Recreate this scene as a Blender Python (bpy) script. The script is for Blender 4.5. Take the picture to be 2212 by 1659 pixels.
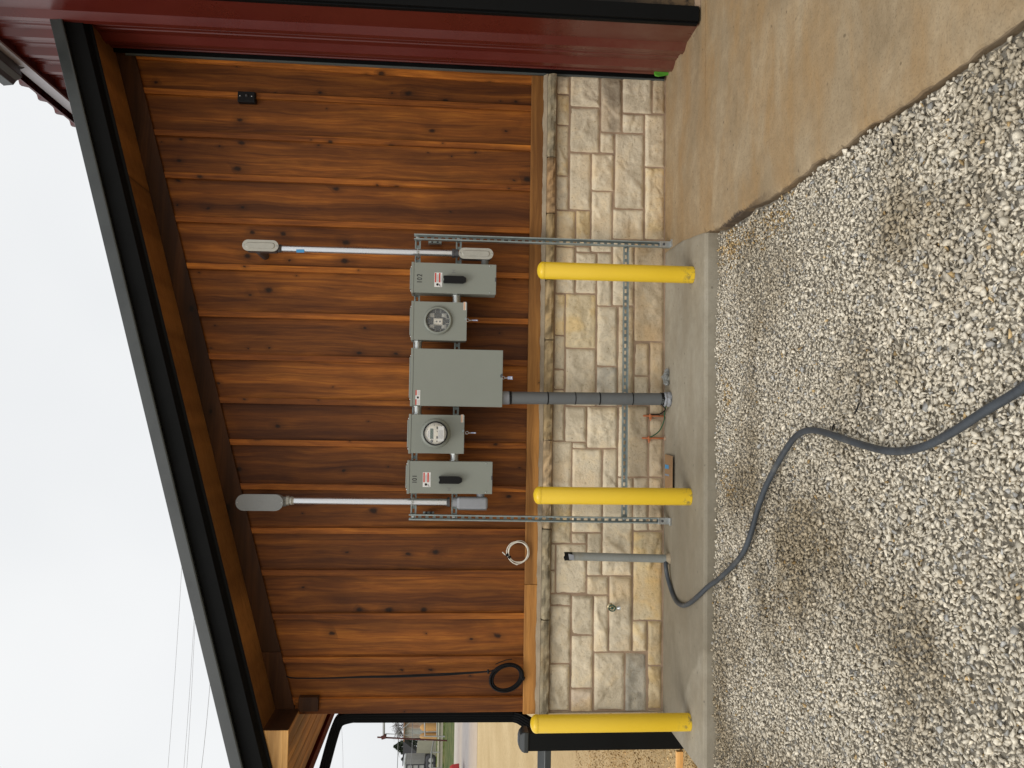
import bpy, bmesh, math, random
import numpy as np
from mathutils import Vector, Matrix
random.seed(7); RNG = np.random.default_rng(11)
PI = math.pi
for o in list(bpy.data.objects): bpy.data.objects.remove(o)
S = bpy.context.scene
COL = S.collection

# ------------------------------------------------------------------ camera (phone held upright, picture stored sideways)
F = 1789.0                                   # focal length in units of a 2212 px wide picture
YAW, PITCH, ROLL = 0.05291, 0.07719, 0.01944
CAM = np.array([0.0, -6.089, 1.62])
_w = np.array([math.sin(YAW)*math.cos(PITCH), math.cos(YAW)*math.cos(PITCH), -math.sin(PITCH)])
_r0 = np.array([math.cos(YAW), -math.sin(YAW), 0.0]); _u0 = np.cross(_r0, _w)
_r = _r0*math.cos(ROLL)+_u0*math.sin(ROLL); _u = _u0*math.cos(ROLL)-_r0*math.sin(ROLL)
def at(px, py, X=None, Y=None, Z=None):
    """measured picture point (2212 x 1659) -> the point of a real plane X=, Y= or Z= in metres"""
    d = _w*F - _u*(px-1106) + _r*(829.5-py)
    t = (Y-CAM[1])/d[1] if Y is not None else ((Z-CAM[2])/d[2] if Z is not None else (X-CAM[0])/d[0])
    return Vector(CAM+d*t)
cd = bpy.data.cameras.new("camera"); cam = bpy.data.objects.new("camera", cd); COL.objects.link(cam)
cd.sensor_width = 36; cd.lens = 36*F/2212; cd.clip_end = 2000; cd.clip_start = 0.05
M = Matrix(((-_u[0], _r[0], -_w[0]), (-_u[1], _r[1], -_w[1]), (-_u[2], _r[2], -_w[2]))).to_4x4()
M.translation = Vector(CAM); cam.matrix_world = M
S.camera = cam

# ------------------------------------------------------------------ overcast sky and a weak wide sun
SUN_EL, SUN_AZ = math.radians(52), math.radians(215)     # from the left, behind the camera
world = bpy.data.worlds.new("World"); S.world = world; world.use_nodes = True
nt = world.node_tree; nt.nodes.clear()
sky = nt.nodes.new("ShaderNodeTexSky"); sky.sky_type = 'NISHITA'; sky.sun_disc = False
sky.sun_elevation = SUN_EL; sky.sun_rotation = SUN_AZ; sky.dust_density = 4; sky.air_density = 1.0
hs = nt.nodes.new("ShaderNodeHueSaturation"); hs.inputs['Saturation'].default_value = 0.12; hs.inputs['Value'].default_value = 1.0
mx = nt.nodes.new("ShaderNodeMix"); mx.data_type = 'RGBA'; mx.inputs[0].default_value = 0.8
tc = nt.nodes.new("ShaderNodeTexCoord"); cn = nt.nodes.new("ShaderNodeTexNoise"); cn.inputs['Scale'].default_value = 2.2; cn.inputs['Detail'].default_value = 3
cr = nt.nodes.new("ShaderNodeValToRGB")
cr.color_ramp.elements[0].position = .3; cr.color_ramp.elements[0].color = (7.7, 7.9, 8.1, 1)
cr.color_ramp.elements[1].position = .7; cr.color_ramp.elements[1].color = (8.9, 9.0, 9.05, 1)
bg = nt.nodes.new("ShaderNodeBackground"); bg.inputs['Strength'].default_value = 0.12
wo = nt.nodes.new("ShaderNodeOutputWorld")
L = nt.links.new
L(sky.outputs[0], hs.inputs['Color']); L(hs.outputs[0], mx.inputs[6]); L(tc.outputs['Generated'], cn.inputs['Vector'])
L(cn.outputs['Fac'], cr.inputs[0]); L(cr.outputs[0], mx.inputs[7]); L(mx.outputs[2], bg.inputs['Color']); L(bg.outputs[0], wo.inputs['Surface'])
sl = bpy.data.lights.new("sun", 'SUN'); sl.energy = 1.15; sl.angle = math.radians(25); sl.color = (1, .96, .9)
sun = bpy.data.objects.new("sun", sl); COL.objects.link(sun)
sd = Vector((math.sin(SUN_AZ)*math.cos(SUN_EL), math.cos(SUN_AZ)*math.cos(SUN_EL), math.sin(SUN_EL)))
sun.rotation_euler = sd.to_track_quat('Z', 'Y').to_euler(); sun.location = (-6, -10, 12)
S.view_settings.view_transform = 'Standard'; S.view_settings.look = 'None'; S.view_settings.exposure = 0; S.view_settings.gamma = 1
S.cycles.max_bounces = 6; S.cycles.diffuse_bounces = 4

# ------------------------------------------------------------------ helpers
def srgb(r, g, b):
    f = lambda c: (c/255/12.92) if c <= 10 else ((c/255+.055)/1.055)**2.4
    return (f(r), f(g), f(b), 1)

class MB:
    """collects boxes, tubes, lathes and prisms; build() links them as ONE mesh object"""
    def __init__(s): s.v = []; s.f = []; s.c = []; s.sm = []; s.col = (1, 1, 1, 1)
    def add(s, vs, fs, smooth=False, cols=None):
        n = len(s.v); s.v += [tuple(v) for v in vs]; s.f += [tuple(i+n for i in f) for f in fs]
        s.c += cols if cols is not None else [s.col]*len(vs); s.sm += [smooth]*len(fs)
    def box(s, x0, x1, y0, y1, z0, z1):
        s.hexa([(x0, y0, z0), (x1, y0, z0), (x1, y1, z0), (x0, y1, z0), (x0, y0, z1), (x1, y0, z1), (x1, y1, z1), (x0, y1, z1)])
    def hexa(s, v):
        s.add(v, [(0, 3, 2, 1), (4, 5, 6, 7), (0, 1, 5, 4), (1, 2, 6, 5), (2, 3, 7, 6), (3, 0, 4, 7)])
    def prism(s, pts, ext, smooth=False):
        n = len(pts); e = Vector(ext); v = [Vector(p) for p in pts]; v += [p+e for p in v]
        s.add(v, [tuple(range(n))[::-1], tuple(range(n, 2*n))])
        s.add(v, [(i, (i+1) % n, n+(i+1) % n, n+i) for i in range(n)], smooth)
    def tube(s, path, r, n=10, caps=True, squash=None):
        P = [Vector(p) for p in path]; rr = r if isinstance(r, (list, tuple)) else [r]*len(P)
        vs = []; t0 = (P[1]-P[0]).normalized(); up = Vector((0, 0, 1)) if abs(t0.z) < .9 else Vector((0, 1, 0))
        a = t0.cross(up).normalized()
        for i, p in enumerate(P):
            t = ((P[min(i+1, len(P)-1)]-P[i]).normalized()+(P[i]-P[max(i-1, 0)]).normalized())
            t = t.normalized() if t.length > 1e-6 else t0
            a = (a-t*a.dot(t)).normalized(); b = t.cross(a)
            vs += [p+(a*math.cos(2*PI*k/n)+b*math.sin(2*PI*k/n))*rr[i] for k in range(n)]
        fs = [(i*n+k, i*n+(k+1) % n, (i+1)*n+(k+1) % n, (i+1)*n+k) for i in range(len(P)-1) for k in range(n)]
        s.add(vs, fs, True)
        if caps: s.add(vs, [tuple(range(n))[::-1], tuple(range(len(vs)-n, len(vs)))])
    def lathe(s, prof, o, axis, n=28, smooth=True):
        o = Vector(o); ax = Vector(axis).normalized(); up = Vector((0, 0, 1)) if abs(ax.z) < .9 else Vector((0, 1, 0))
        a = ax.cross(up).normalized(); b = ax.cross(a); vs = []
        for r, h in prof: vs += [o+ax*h+(a*math.cos(2*PI*k/n)+b*math.sin(2*PI*k/n))*r for k in range(n)]
        s.add(vs, [(i*n+k, i*n+(k+1) % n, (i+1)*n+(k+1) % n, (i+1)*n+k) for i in range(len(prof)-1) for k in range(n)], smooth)
        if tuple(prof[0]) != tuple(prof[-1]): s.add(vs, [tuple(range(n))[::-1], tuple(range(len(vs)-n, len(vs)))])
    def build(s, name, mat, parent=None, bevel=0, seg=2, root=None):
        me = bpy.data.meshes.new(name)
        off = Vector((0, 0, 0)); p = parent
        while p is not None: off += p.location; p = p.parent
        me.from_pydata([tuple(Vector(v)-off) for v in s.v], [], s.f)
        at_ = me.attributes.new("col", 'FLOAT_COLOR', 'POINT'); at_.data.foreach_set('color', np.array(s.c, dtype=np.float32).ravel())
        me.polygons.foreach_set('use_smooth', s.sm); me.validate(); me.update()
        bm = bmesh.new(); bm.from_mesh(me); bmesh.ops.recalc_face_normals(bm, faces=bm.faces); bm.to_mesh(me); bm.free()
        o = bpy.data.objects.new(name, me); COL.objects.link(o); me.materials.append(mat)
        if parent is not None: o.parent = parent
        if bevel:
            m = o.modifiers.new("bevel", 'BEVEL'); m.width = bevel; m.segments = seg; m.limit_method = 'ANGLE'; m.angle_limit = math.radians(40)
        return o

def thing(name, label, cat, loc=(0, 0, 0), group=None):
    o = bpy.data.objects.new(name, None); COL.objects.link(o); o.location = loc; o.empty_display_size = .1
    tag(o, label, cat, group); return o
def tag(o, label, cat, group=None):
    o['label'] = label; o['category'] = cat
    if group: o['group'] = group
    return o
def struct(o, kind='structure'): o['kind'] = kind; return o

class Mat:
    def __init__(s, name, rough=.6, metal=0, spec=.5):
        s.m = bpy.data.materials.new(name); s.m.use_nodes = True; s.t = s.m.node_tree; s.b = s.t.nodes['Principled BSDF']
        s.b.inputs['Roughness'].default_value = rough; s.b.inputs['Metallic'].default_value = metal; s.b.inputs['Specular IOR Level'].default_value = spec
        s.co = s.n('ShaderNodeTexCoord').outputs['Object']
    def n(s, t, **k):
        x = s.t.nodes.new(t)
        for a, b in k.items(): setattr(x, a, b)
        return x
    def l(s, a, b): s.t.links.new(a, b)
    def map(s, scale=(1, 1, 1), loc=(0, 0, 0), vec=None):
        m = s.n('ShaderNodeMapping'); m.inputs['Scale'].default_value = scale; m.inputs['Location'].default_value = loc
        s.l(vec or s.co, m.inputs['Vector']); return m.outputs[0]
    def noise(s, vec, scale, detail=4, rough=.55, dist=0):
        m = s.n('ShaderNodeTexNoise'); m.inputs['Scale'].default_value = scale; m.inputs['Detail'].default_value = detail
        m.inputs['Roughness'].default_value = rough; m.inputs['Distortion'].default_value = dist; s.l(vec, m.inputs['Vector']); return m.outputs['Fac']
    def ramp(s, fac, stops, interp='LINEAR'):
        r = s.n('ShaderNodeValToRGB'); e = r.color_ramp.elements; r.color_ramp.interpolation = interp
        while len(e) < len(stops): e.new(.5)
        for x, (p, c) in zip(e, stops):
            x.position = p; x.color = c if isinstance(c, tuple) else (c, c, c, 1)
        s.l(fac, r.inputs[0]); return r.outputs['Color']
    def mix(s, fac, a, b, mode='MIX'):
        m = s.n('ShaderNodeMix', data_type='RGBA', blend_type=mode)
        for v, i in ((fac, 0), (a, 6), (b, 7)):
            if isinstance(v, (int, float, tuple)): m.inputs[i].default_value = v
            else: s.l(v, m.inputs[i])
        return m.outputs[2]
    def math(s, op, a, b=0.0, c=None):
        m = s.n('ShaderNodeMath', operation=op)
        for v, i in ((a, 0), (b, 1)) + (((c, 2),) if c is not None else ()):
            if isinstance(v, (int, float)): m.inputs[i].default_value = v
            else: s.l(v, m.inputs[i])
        return m.outputs[0]
    def attr(s, name='col'):
        a = s.n('ShaderNodeAttribute'); a.attribute_name = name; return a
    def sep(s, v):
        x = s.n('ShaderNodeSeparateXYZ'); s.l(v, x.inputs[0]); return x.outputs
    def comb(s, *v):
        x = s.n('ShaderNodeCombineXYZ')
        for i, q in enumerate(v):
            if isinstance(q, (int, float)): x.inputs[i].default_value = q
            else: s.l(q, x.inputs[i])
        return x.outputs[0]
    def color(s, c):
        if isinstance(c, tuple): s.b.inputs['Base Color'].default_value = c
        else: s.l(c, s.b.inputs['Base Color'])
        return s
    def rough(s, c): s.l(c, s.b.inputs['Roughness']); return s
    def bump(s, h, strength=.3, dist=.01):
        b = s.n('ShaderNodeBump'); b.inputs['Strength'].default_value = strength; b.inputs['Distance'].default_value = dist
        s.l(h, b.inputs['Height']); s.l(b.outputs[0], s.b.inputs['Normal']); return s

def speck(name, c, rough=.5, metal=0, var=.12, scale=6, bump=0, dirt=None, spec=.5, fine=90):
    m = Mat(name, rough, metal, spec)
    n = m.noise(m.co, scale, 5); f = m.noise(m.co, fine, 3)
    lo = tuple(x*(1-var) for x in c[:3])+(1,); hi = tuple(min(1, x*(1+var)) for x in c[:3])+(1,)
    k = m.ramp(n, [(.3, lo), (.7, hi)])
    k = m.mix(.25, k, m.ramp(f, [(.35, lo), (.65, hi)]))
    if dirt: k = m.mix(m.ramp(m.noise(m.co, 3.3, 7, .65), [(.52, 0.0), (.72, dirt[1])]), k, dirt[0])
    m.color(k); m.rough(m.ramp(n, [(.3, max(0, rough-.08)), (.7, min(1, rough+.1))]))
    if bump: m.bump(f, bump, .003)
    return m.m

def wood(name, dark, mid, light, along='Z', knots=1.0, rough=.62, seed=0.0, blotch=.5):
    """stained cedar: streaked grain, blotches and knots; 'col' red = board offset, green = board tone"""
    m = Mat(name, rough, 0, .3)
    a = m.sep(m.attr().outputs['Vector']); x, y, z = m.sep(m.co)
    g, p, q = {'Z': (z, x, y), 'X': (x, z, y), 'Y': (y, x, z)}[along]
    off = m.math('ADD', m.math('MULTIPLY', a[0], 61.0), seed)
    wob = m.math('MULTIPLY', m.noise(m.comb(m.math('MULTIPLY', p, 2.0), off, m.math('MULTIPLY', g, .9)), 1.6, 2), .35)
    P = m.math('ADD', p, m.math('MULTIPLY', wob, .22))
    kw = m.math('MULTIPLY', m.math('SUBTRACT', m.noise(m.comb(m.math('MULTIPLY', p, 20), m.math('MULTIPLY', g, 20), off), 1, 3), .5), .16)
    kv = m.comb(m.math('ADD', m.math('ADD', m.math('MULTIPLY', p, 6.5), off), kw), m.math('ADD', m.math('ADD', m.math('MULTIPLY', g, 4.2), off), kw), 0)
    vo = m.n('ShaderNodeTexVoronoi'); vo.voronoi_dimensions = '2D'; vo.inputs['Scale'].default_value = 1; m.l(kv, vo.inputs['Vector'])
    vc = m.sep(vo.outputs['Color']); gate = m.math('GREATER_THAN', vc[0], 1-.36*knots)
    kd = m.math('DIVIDE', vo.outputs['Distance'], m.math('ADD', .28, m.math('MULTIPLY', m.math('POWER', vc[1], 3.0), 1.1)))
    kn = m.math('MULTIPLY', m.ramp(kd, [(.05, 1.0), (.13, 0.0)]), gate)
    halo = m.math('MULTIPLY', m.ramp(kd, [(.08, 1.0), (.42, 0.0)]), gate)
    gv = m.comb(m.math('ADD', m.math('MULTIPLY', P, 26), off), m.math('MULTIPLY', q, 22), m.math('ADD', m.math('MULTIPLY', g, 1.1), off))
    rings = m.noise(gv, 1.5, 7, .62, .9)
    fine = m.noise(m.comb(m.math('MULTIPLY', p, 210), m.math('MULTIPLY', q, 200), m.math('MULTIPLY', g, 9)), 1, 4, .7)
    bl = m.noise(m.comb(m.math('ADD', m.math('MULTIPLY', p, 3.4), off), off, m.math('MULTIPLY', g, 1.3)), 1.2, 4, .6, .4)
    c = m.ramp(rings, [(.22, dark), (.5, mid), (.78, light)])
    c = m.mix(m.ramp(fine, [(.3, .30), (.6, 0.0)]), c, dark)
    c = m.mix(m.ramp(bl, [(.36, 0.0), (.62, blotch)]), c, dark)
    band = m.noise(m.comb(m.math('ADD', m.math('MULTIPLY', P, 7.5), off), off, m.math('MULTIPLY', g, .30)), 1.3, 3, .5, .3)
    c = m.mix(1.0, c, m.ramp(band, [(.34, (.55, .50, .46, 1)), (.5, (.95, .95, .95, 1)), (.66, (1.5, 1.52, 1.5, 1))]), 'MULTIPLY')
    c = m.mix(m.math('MULTIPLY', halo, .45), c, tuple(v*.45 for v in dark[:3])+(1,))
    c = m.mix(m.math('MULTIPLY', kn, .9), c, (dark[0]*.16, dark[1]*.22, dark[2]*.4, 1))
    c = m.mix(1.0, c, m.ramp(a[1], [(0, (.5, .46, .42, 1)), (.5, (.98, .98, .96, 1)), (1, (1.85, 1.85, 1.8, 1))]), 'MULTIPLY')
    m.color(c); m.bump(m.math('ADD', rings, m.math('MULTIPLY', fine, .6)), .25, .004)
    return m.m

K = {}
K['cedar'] = wood('cedar_siding', (.080, .0220, .0034, 1), (.258, .080, .0102, 1), (.44, .158, .020, 1), 'Z')
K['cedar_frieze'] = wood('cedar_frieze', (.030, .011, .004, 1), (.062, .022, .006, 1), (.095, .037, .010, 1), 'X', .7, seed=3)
K['cedar_sill'] = wood('cedar_sill', (.16, .065, .016, 1), (.32, .145, .036, 1), (.42, .20, .055, 1), 'X', .55, seed=5, blotch=.3)
K['cedar_soffit'] = wood('cedar_soffit', (.16, .066, .018, 1), (.27, .122, .034, 1), (.34, .165, .048, 1), 'X', .3, seed=9, blotch=.3)
K['cedar_planks'] = wood('cedar_planks', (.30, .12, .03, 1), (.50, .23, .06, 1), (.58, .29, .08, 1), 'Y', .3, seed=9, blotch=.3)
K['cedar_pale'] = wood('cedar_pale', (.34, .17, .05, 1), (.50, .28, .10, 1), (.58, .35, .14, 1), 'X', .3, seed=14, blotch=.3)
K['black'] = speck('black_painted_metal', (.0030, .0034, .0036, 1), .6, 0, .25, 5, spec=.12)
K['black_flat'] = speck('black_trim', (.0035, .004, .0038, 1), .55, 0, .3, 3, spec=.18)
K['charcoal'] = speck('charcoal_metal', (.034, .039, .039, 1), .36, 0, .2, 4)
K['galv'] = speck('galvanised_steel', (.50, .52, .51, 1), .38, .85, .22, 24, bump=.1)
K['galv_dull'] = speck('dull_galvanised_channel', (.30, .35, .345, 1), .45, .55, .2, 18)
K['emt'] = speck('zinc_conduit', (.66, .68, .70, 1), .30, .9, .08, 9)
K['alu'] = speck('cast_aluminium', (.42, .41, .36, 1), .52, .35, .1, 12, bump=.15)
K['alu_grey'] = speck('grey_painted_casting', (.20, .205, .20, 1), .6, .1, .1, 8, bump=.15)
K['dark_cast'] = speck('dark_casting', (.09, .09, .095, 1), .5, .4, .15, 14)
K['enamel'] = speck('grey_green_enamel', (.235, .25, .215, 1), .42, 0, .035, 5, bump=.06)
K['pvc'] = speck('grey_pvc', (.12, .128, .130, 1), .48, 0, .1, 5)
K['pvc_new'] = speck('light_grey_pvc', (.27, .28, .30, 1), .5, 0, .08, 8)
K['pvc_dirty'] = speck('weathered_pvc', (.25, .26, .24, 1), .6, 0, .16, 5, dirt=((.24, .19, .10, 1), .8))
K['plastic_black'] = speck('black_plastic', (.006, .006, .0065, 1), .5, 0, .2, 10, spec=.22)
K['hose'] = speck('dusty_black_pipe', (.045, .053, .062, 1), .55, 0, .3, 9, dirt=((.24, .23, .20, 1), .45))
K['white'] = speck('white_label', (.72, .71, .68, 1), .5, 0, .05, 20)
K['white_wire'] = speck('white_cable', (.72, .68, .58, 1), .45, 0, .08, 20)
K['red_label'] = speck('red_print', (.55, .05, .03, 1), .5, 0, .1, 40)
K['orange_label'] = speck('faded_orange_label', (.62, .38, .24, 1), .5, 0, .12, 60)
K['ink'] = speck('black_ink', (.02, .02, .02, 1), .6, 0, .1, 20)
K['grey_ink'] = speck('grey_print', (.30, .30, .31, 1), .6, 0, .1, 20)
K['lcd'] = speck('meter_display', (.045, .085, .06, 1), .2, 0, .1, 20)
K['face'] = speck('meter_face', (.74, .69, .58, 1), .4, 0, .03, 12)
K['copper'] = speck('copper', (.55, .20, .09, 1), .42, .7, .25, 30, dirt=((.20, .09, .05, 1), .6))
K['green_wire'] = speck('green_wire', (.01, .09, .035, 1), .4)
K['green_paint'] = speck('green_handwheel_paint', (.004, .05, .028, 1), .4)
K['brass'] = speck('brass', (.50, .42, .26, 1), .35, .8, .2, 30)
K['tag_green'] = speck('lime_plastic', (.13, .48, .05, 1), .5, 0, .08, 20)
K['tag_blue'] = speck('blue_print', (.05, .28, .55, 1), .5)
K['seal'] = speck('clear_blue_seal', (.30, .34, .48, 1), .25)
K['cardboard'] = speck('cardboard', (.31, .185, .09, 1), .85, 0, .08, 12)
K['tape'] = speck('blue_tape', (.20, .26, .34, 1), .5)
K['maroon'] = speck('maroon_metal', (.075, .010, .008, 1), .4, 0, .15, 3)
K['maroon_dull'] = speck('dull_maroon_fascia', (.085, .012, .010, 1), .8, 0, .15, 3, spec=.08)
K['flashing'] = speck('weathered_flashing', (.085, .095, .09, 1), .5, 0, .1, 3)
K['grey_strip'] = speck('grey_eave_strip', (.40, .39, .41, 1), .5, 0, .06, 3)

def glass(name, rough=.02, col=(.9, .93, .92, 1), alpha=.25):
    m = Mat(name, rough, 0, .6); m.color(col); m.b.inputs['Alpha'].default_value = alpha
    return m.m
K['glass'] = glass('meter_glass', .03, (.8, .82, .8, 1), .08)
K['film'] = glass('plastic_film', .18, (.28, .29, .28, 1), .55)

def red_metal():
    m = Mat('red_metal_siding', .36, 0, .5)
    x, y, z = m.sep(m.co)
    n = m.noise(m.co, 1.6, 5, .6); f = m.noise(m.co, 160, 2)
    c = m.ramp(n, [(.3, (.098, .0125, .0085, 1)), (.7, (.122, .018, .012, 1))])
    c = m.mix(m.ramp(f, [(.68, 0.0), (.78, .25)]), c, (.35, .22, .18, 1))
    dust = m.math('MULTIPLY', m.ramp(z, [(0, 1.0), (.9, 0.0)]), m.ramp(m.noise(m.co, 9, 6, .7), [(.3, .1), (.7, .45)]))
    m.color(m.mix(dust, c, (.20, .13, .085, 1))); m.rough(m.ramp(n, [(.3, .24), (.7, .36)])); m.bump(m.noise(m.co, 7, 2), .05, .02)
    return m.m
K['red'] = red_metal()

def yellow():
    m = Mat('yellow_sleeve', .38, 0, .5); x, y, z = m.sep(m.co); oi = m.n('ShaderNodeObjectInfo')
    v = m.n('ShaderNodeVectorMath', operation='ADD'); m.l(m.co, v.inputs[0]); m.l(m.comb(m.math('MULTIPLY', oi.outputs['Random'], 9), 0, 0), v.inputs[1])
    c = m.ramp(m.noise(v.outputs[0], 3, 5), [(.3, (.80, .525, .022, 1)), (.7, (.83, .56, .028, 1))])
    lowm = m.ramp(z, [(0, 1.0), (.10, 0.0)])
    sc = m.math('MULTIPLY', lowm, m.ramp(m.noise(v.outputs[0], 22, 6, .7), [(.50, 0.0), (.60, 1.0)]))
    c = m.mix(sc, c, (.17, .14, .07, 1))
    c = m.mix(m.ramp(m.noise(m.map((30, 30, 5), vec=v.outputs[0]), 1, 5, .7), [(.66, 0.0), (.8, .2)]), c, (.5, .36, .08, 1))
    m.color(c); return m.m
K['yellow'] = yellow()

def stone_mat():
    m = Mat('cut_limestone', .85, 0, .25); a = m.attr().outputs['Color']
    n1 = m.noise(m.co, 7, 7, .65, .4); n2 = m.noise(m.co, 55, 5, .7); n3 = m.noise(m.co, 2.3, 4, .6)
    c = m.mix(1.0, a, m.ramp(n1, [(.28, (.72, .70, .66, 1)), (.5, (1, 1, 1, 1)), (.75, (1.18, 1.12, 1.0, 1))]), 'MULTIPLY')
    c = m.mix(m.ramp(n3, [(.5, 0.0), (.72, .55)]), c, m.mix(1.0, a, (1.08, .86, .58, 1), 'MULTIPLY'))
    pits = m.ramp(n2, [(.28, .75), (.42, 0.0)])
    c = m.mix(pits, c, m.mix(1.0, a, (.42, .33, .20, 1), 'MULTIPLY'))
    m.color(c); m.bump(m.math('ADD', n1, m.math('MULTIPLY', n2, .7)), .8, .012); return m.m
K['stone'] = stone_mat()
K['mortar'] = speck('brown_mortar', (.34, .24, .16, 1), .9, 0, .25, 9, bump=.5, fine=120)
K['mortar_pale'] = speck('pale_mortar', (.31, .25, .17, 1), .9, 0, .25, 9, bump=.5)

def concrete(name, lo, hi, stain, samt=.6, fine_amt=.5, seed=0):
    m = Mat(name, .8, 0, .3)
    v = m.map((1, 1, 1), (seed, seed*.3, 0))
    n1 = m.noise(v, 1.5, 8, .7, .5); n2 = m.noise(v, 90, 4, .7); n3 = m.noise(m.map((.8, 2.2, 1), (seed, 3, 0)), 1.8, 6, .6, .5); n4 = m.noise(v, 14, 6, .7)
    c = m.ramp(n1, [(.3, lo), (.7, hi)])
    c = m.mix(m.ramp(n3, [(.40, 0.0), (.66, samt)]), c, stain)
    c = m.mix(m.ramp(n4, [(.3, .30), (.6, 0.0)]), c, tuple(x*.62 for x in lo[:3])+(1,))
    c = m.mix(m.ramp(n2, [(.32, fine_amt), (.48, 0.0)]), c, tuple(x*.55 for x in lo[:3])+(1,))
    vo = m.n('ShaderNodeTexVoronoi'); vo.inputs['Scale'].default_value = 9; m.l(v, vo.inputs['Vector'])
    c = m.mix(m.ramp(vo.outputs['Distance'], [(.05, .6), (.09, 0.0)]), c, tuple(x*.35 for x in lo[:3])+(1,))
    m.color(c); m.bump(m.math('ADD', n4, m.math('MULTIPLY', n2, .5)), .35, .006); return m
ca = concrete('pale_concrete', (.30, .265, .20, 1), (.44, .40, .315, 1), (.25, .20, .13, 1), .45, .25)
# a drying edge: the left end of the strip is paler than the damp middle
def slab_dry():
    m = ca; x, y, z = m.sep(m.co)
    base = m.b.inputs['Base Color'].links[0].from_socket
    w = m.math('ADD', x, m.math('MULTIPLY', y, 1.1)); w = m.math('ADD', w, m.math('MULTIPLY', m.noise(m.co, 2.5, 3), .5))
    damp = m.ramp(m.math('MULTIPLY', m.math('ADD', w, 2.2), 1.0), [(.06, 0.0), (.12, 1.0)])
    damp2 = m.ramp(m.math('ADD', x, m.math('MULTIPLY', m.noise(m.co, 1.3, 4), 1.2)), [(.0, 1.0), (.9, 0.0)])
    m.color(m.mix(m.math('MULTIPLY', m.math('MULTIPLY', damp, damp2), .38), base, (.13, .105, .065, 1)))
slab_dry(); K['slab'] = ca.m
_ap = concrete('tan_concrete', (.27, .195, .11, 1), (.50, .39, .25, 1), (.38, .245, .115, 1), .9, .5, 4.0)
def fringe():
    m = _ap; x, y, z = m.sep(m.co); base = m.b.inputs['Base Color'].links[0].from_socket
    nz = m.noise(m.map((8, 60, 1)), 1, 4, .7); n2 = m.noise(m.map((0, 2.2, 0)), 1, 2)
    e = m.math('SUBTRACT', m.math('ADD', 1.213, m.math('MULTIPLY', m.math('MULTIPLY', nz, n2), .12)), x)
    f = m.math('MULTIPLY', m.ramp(m.math('MULTIPLY', e, 10), [(.0, 0.0), (.12, 1.0)]), m.math('MULTIPLY', m.math('LESS_THAN', y, -1.0), m.ramp(m.math('ADD', m.math('MULTIPLY', y, .5), 1.4), [(.35, 0.0), (.6, 1.0)])))
    rim = m.math('MULTIPLY', m.math('LESS_THAN', z, -.012), .6)
    c = m.mix(f, base, (.06, .045, .035, 1)); c = m.mix(rim, c, (.12, .085, .055, 1)); m.color(c)
fringe(); K['apron'] = _ap.m

def gravel_mat():
    m = Mat('crushed_limestone', .85, 0, .2); a = m.attr().outputs['Color']
    n = m.noise(m.co, 70, 4, .65); X_, Y_, Z_ = m.sep(m.co); w = m.math('ADD', m.noise(m.map((1, 1, 0)), .95, 5, .6, .3), m.math('MULTIPLY', m.ramp(m.math('ADD', m.math('MULTIPLY', X_, .3), .75), [(.15, 0.0), (.75, 1.0)]), .09))
    c = m.mix(1.0, a, m.ramp(n, [(.3, (.72, .72, .70, 1)), (.7, (1.2, 1.18, 1.14, 1))]), 'MULTIPLY')
    c = m.mix(1.0, c, m.ramp(w, [(.43, (.55, .50, .42, 1)), (.58, (1, 1, 1, 1))]), 'MULTIPLY')   # patches still damp
    m.color(c); m.bump(n, .5, .003); return m.m
K['gravel'] = gravel_mat()

def ground_mat():
    m = Mat('tan_dirt', .95, 0, .15); x, y, z = m.sep(m.co)
    n = m.noise(m.co, .6, 6, .6); f = m.noise(m.co, 14, 6, .7); g = m.noise(m.co, 2.0, 5, .7)
    dirt = m.ramp(n, [(.3, (.50, .36, .18, 1)), (.7, (.62, .47, .26, 1))])
    dirt = m.mix(m.ramp(f, [(.3, .45), (.55, 0.0)]), dirt, (.33, .22, .10, 1))
    grass = m.ramp(m.noise(m.co, 1.1, 6, .75), [(.35, (.035, .06, .014, 1)), (.5, (.085, .11, .032, 1)), (.62, (.17, .15, .065, 1))])
    yy = m.math('ADD', y, m.math('MULTIPLY', g, 3.0))
    c = m.mix(m.ramp(m.math('MULTIPLY', yy, .01), [(.405, 0.0), (.41, 1.0)]), dirt, grass)
    # bare bed under the gravel in front of the slab
    bed = m.math('MULTIPLY', m.math('LESS_THAN', y, -.9), m.math('GREATER_THAN', y, -9.0))
    c = m.mix(bed, c, (.20, .18, .15, 1))
    m.color(c); m.bump(f, .6, .03); return m.m
K['ground'] = ground_mat()
def road_mat():
    m = Mat('worn_road', .85, 0, .25); x, y, z = m.sep(m.co)
    yy = m.math('MULTIPLY', m.math('ADD', y, m.math('MULTIPLY', m.noise(m.map((.2, 1, 1)), 1.2, 4), 1.4)), .02)
    c = m.ramp(yy, [(.50, (.56, .43, .30, 1)), (.56, (.44, .35, .28, 1)), (.60, (.30, .28, .28, 1)), (.66, (.34, .31, .30, 1)), (.69, (.48, .40, .32, 1)), (.73, (.38, .31, .27, 1)), (.78, (.52, .47, .40, 1))])
    m.color(m.mix(.3, c, m.ramp(m.noise(m.co, 3, 6), [(.3, (.25, .22, .19, 1)), (.7, (.5, .45, .39, 1))]))); return m.m
K['road'] = road_mat()

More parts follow.
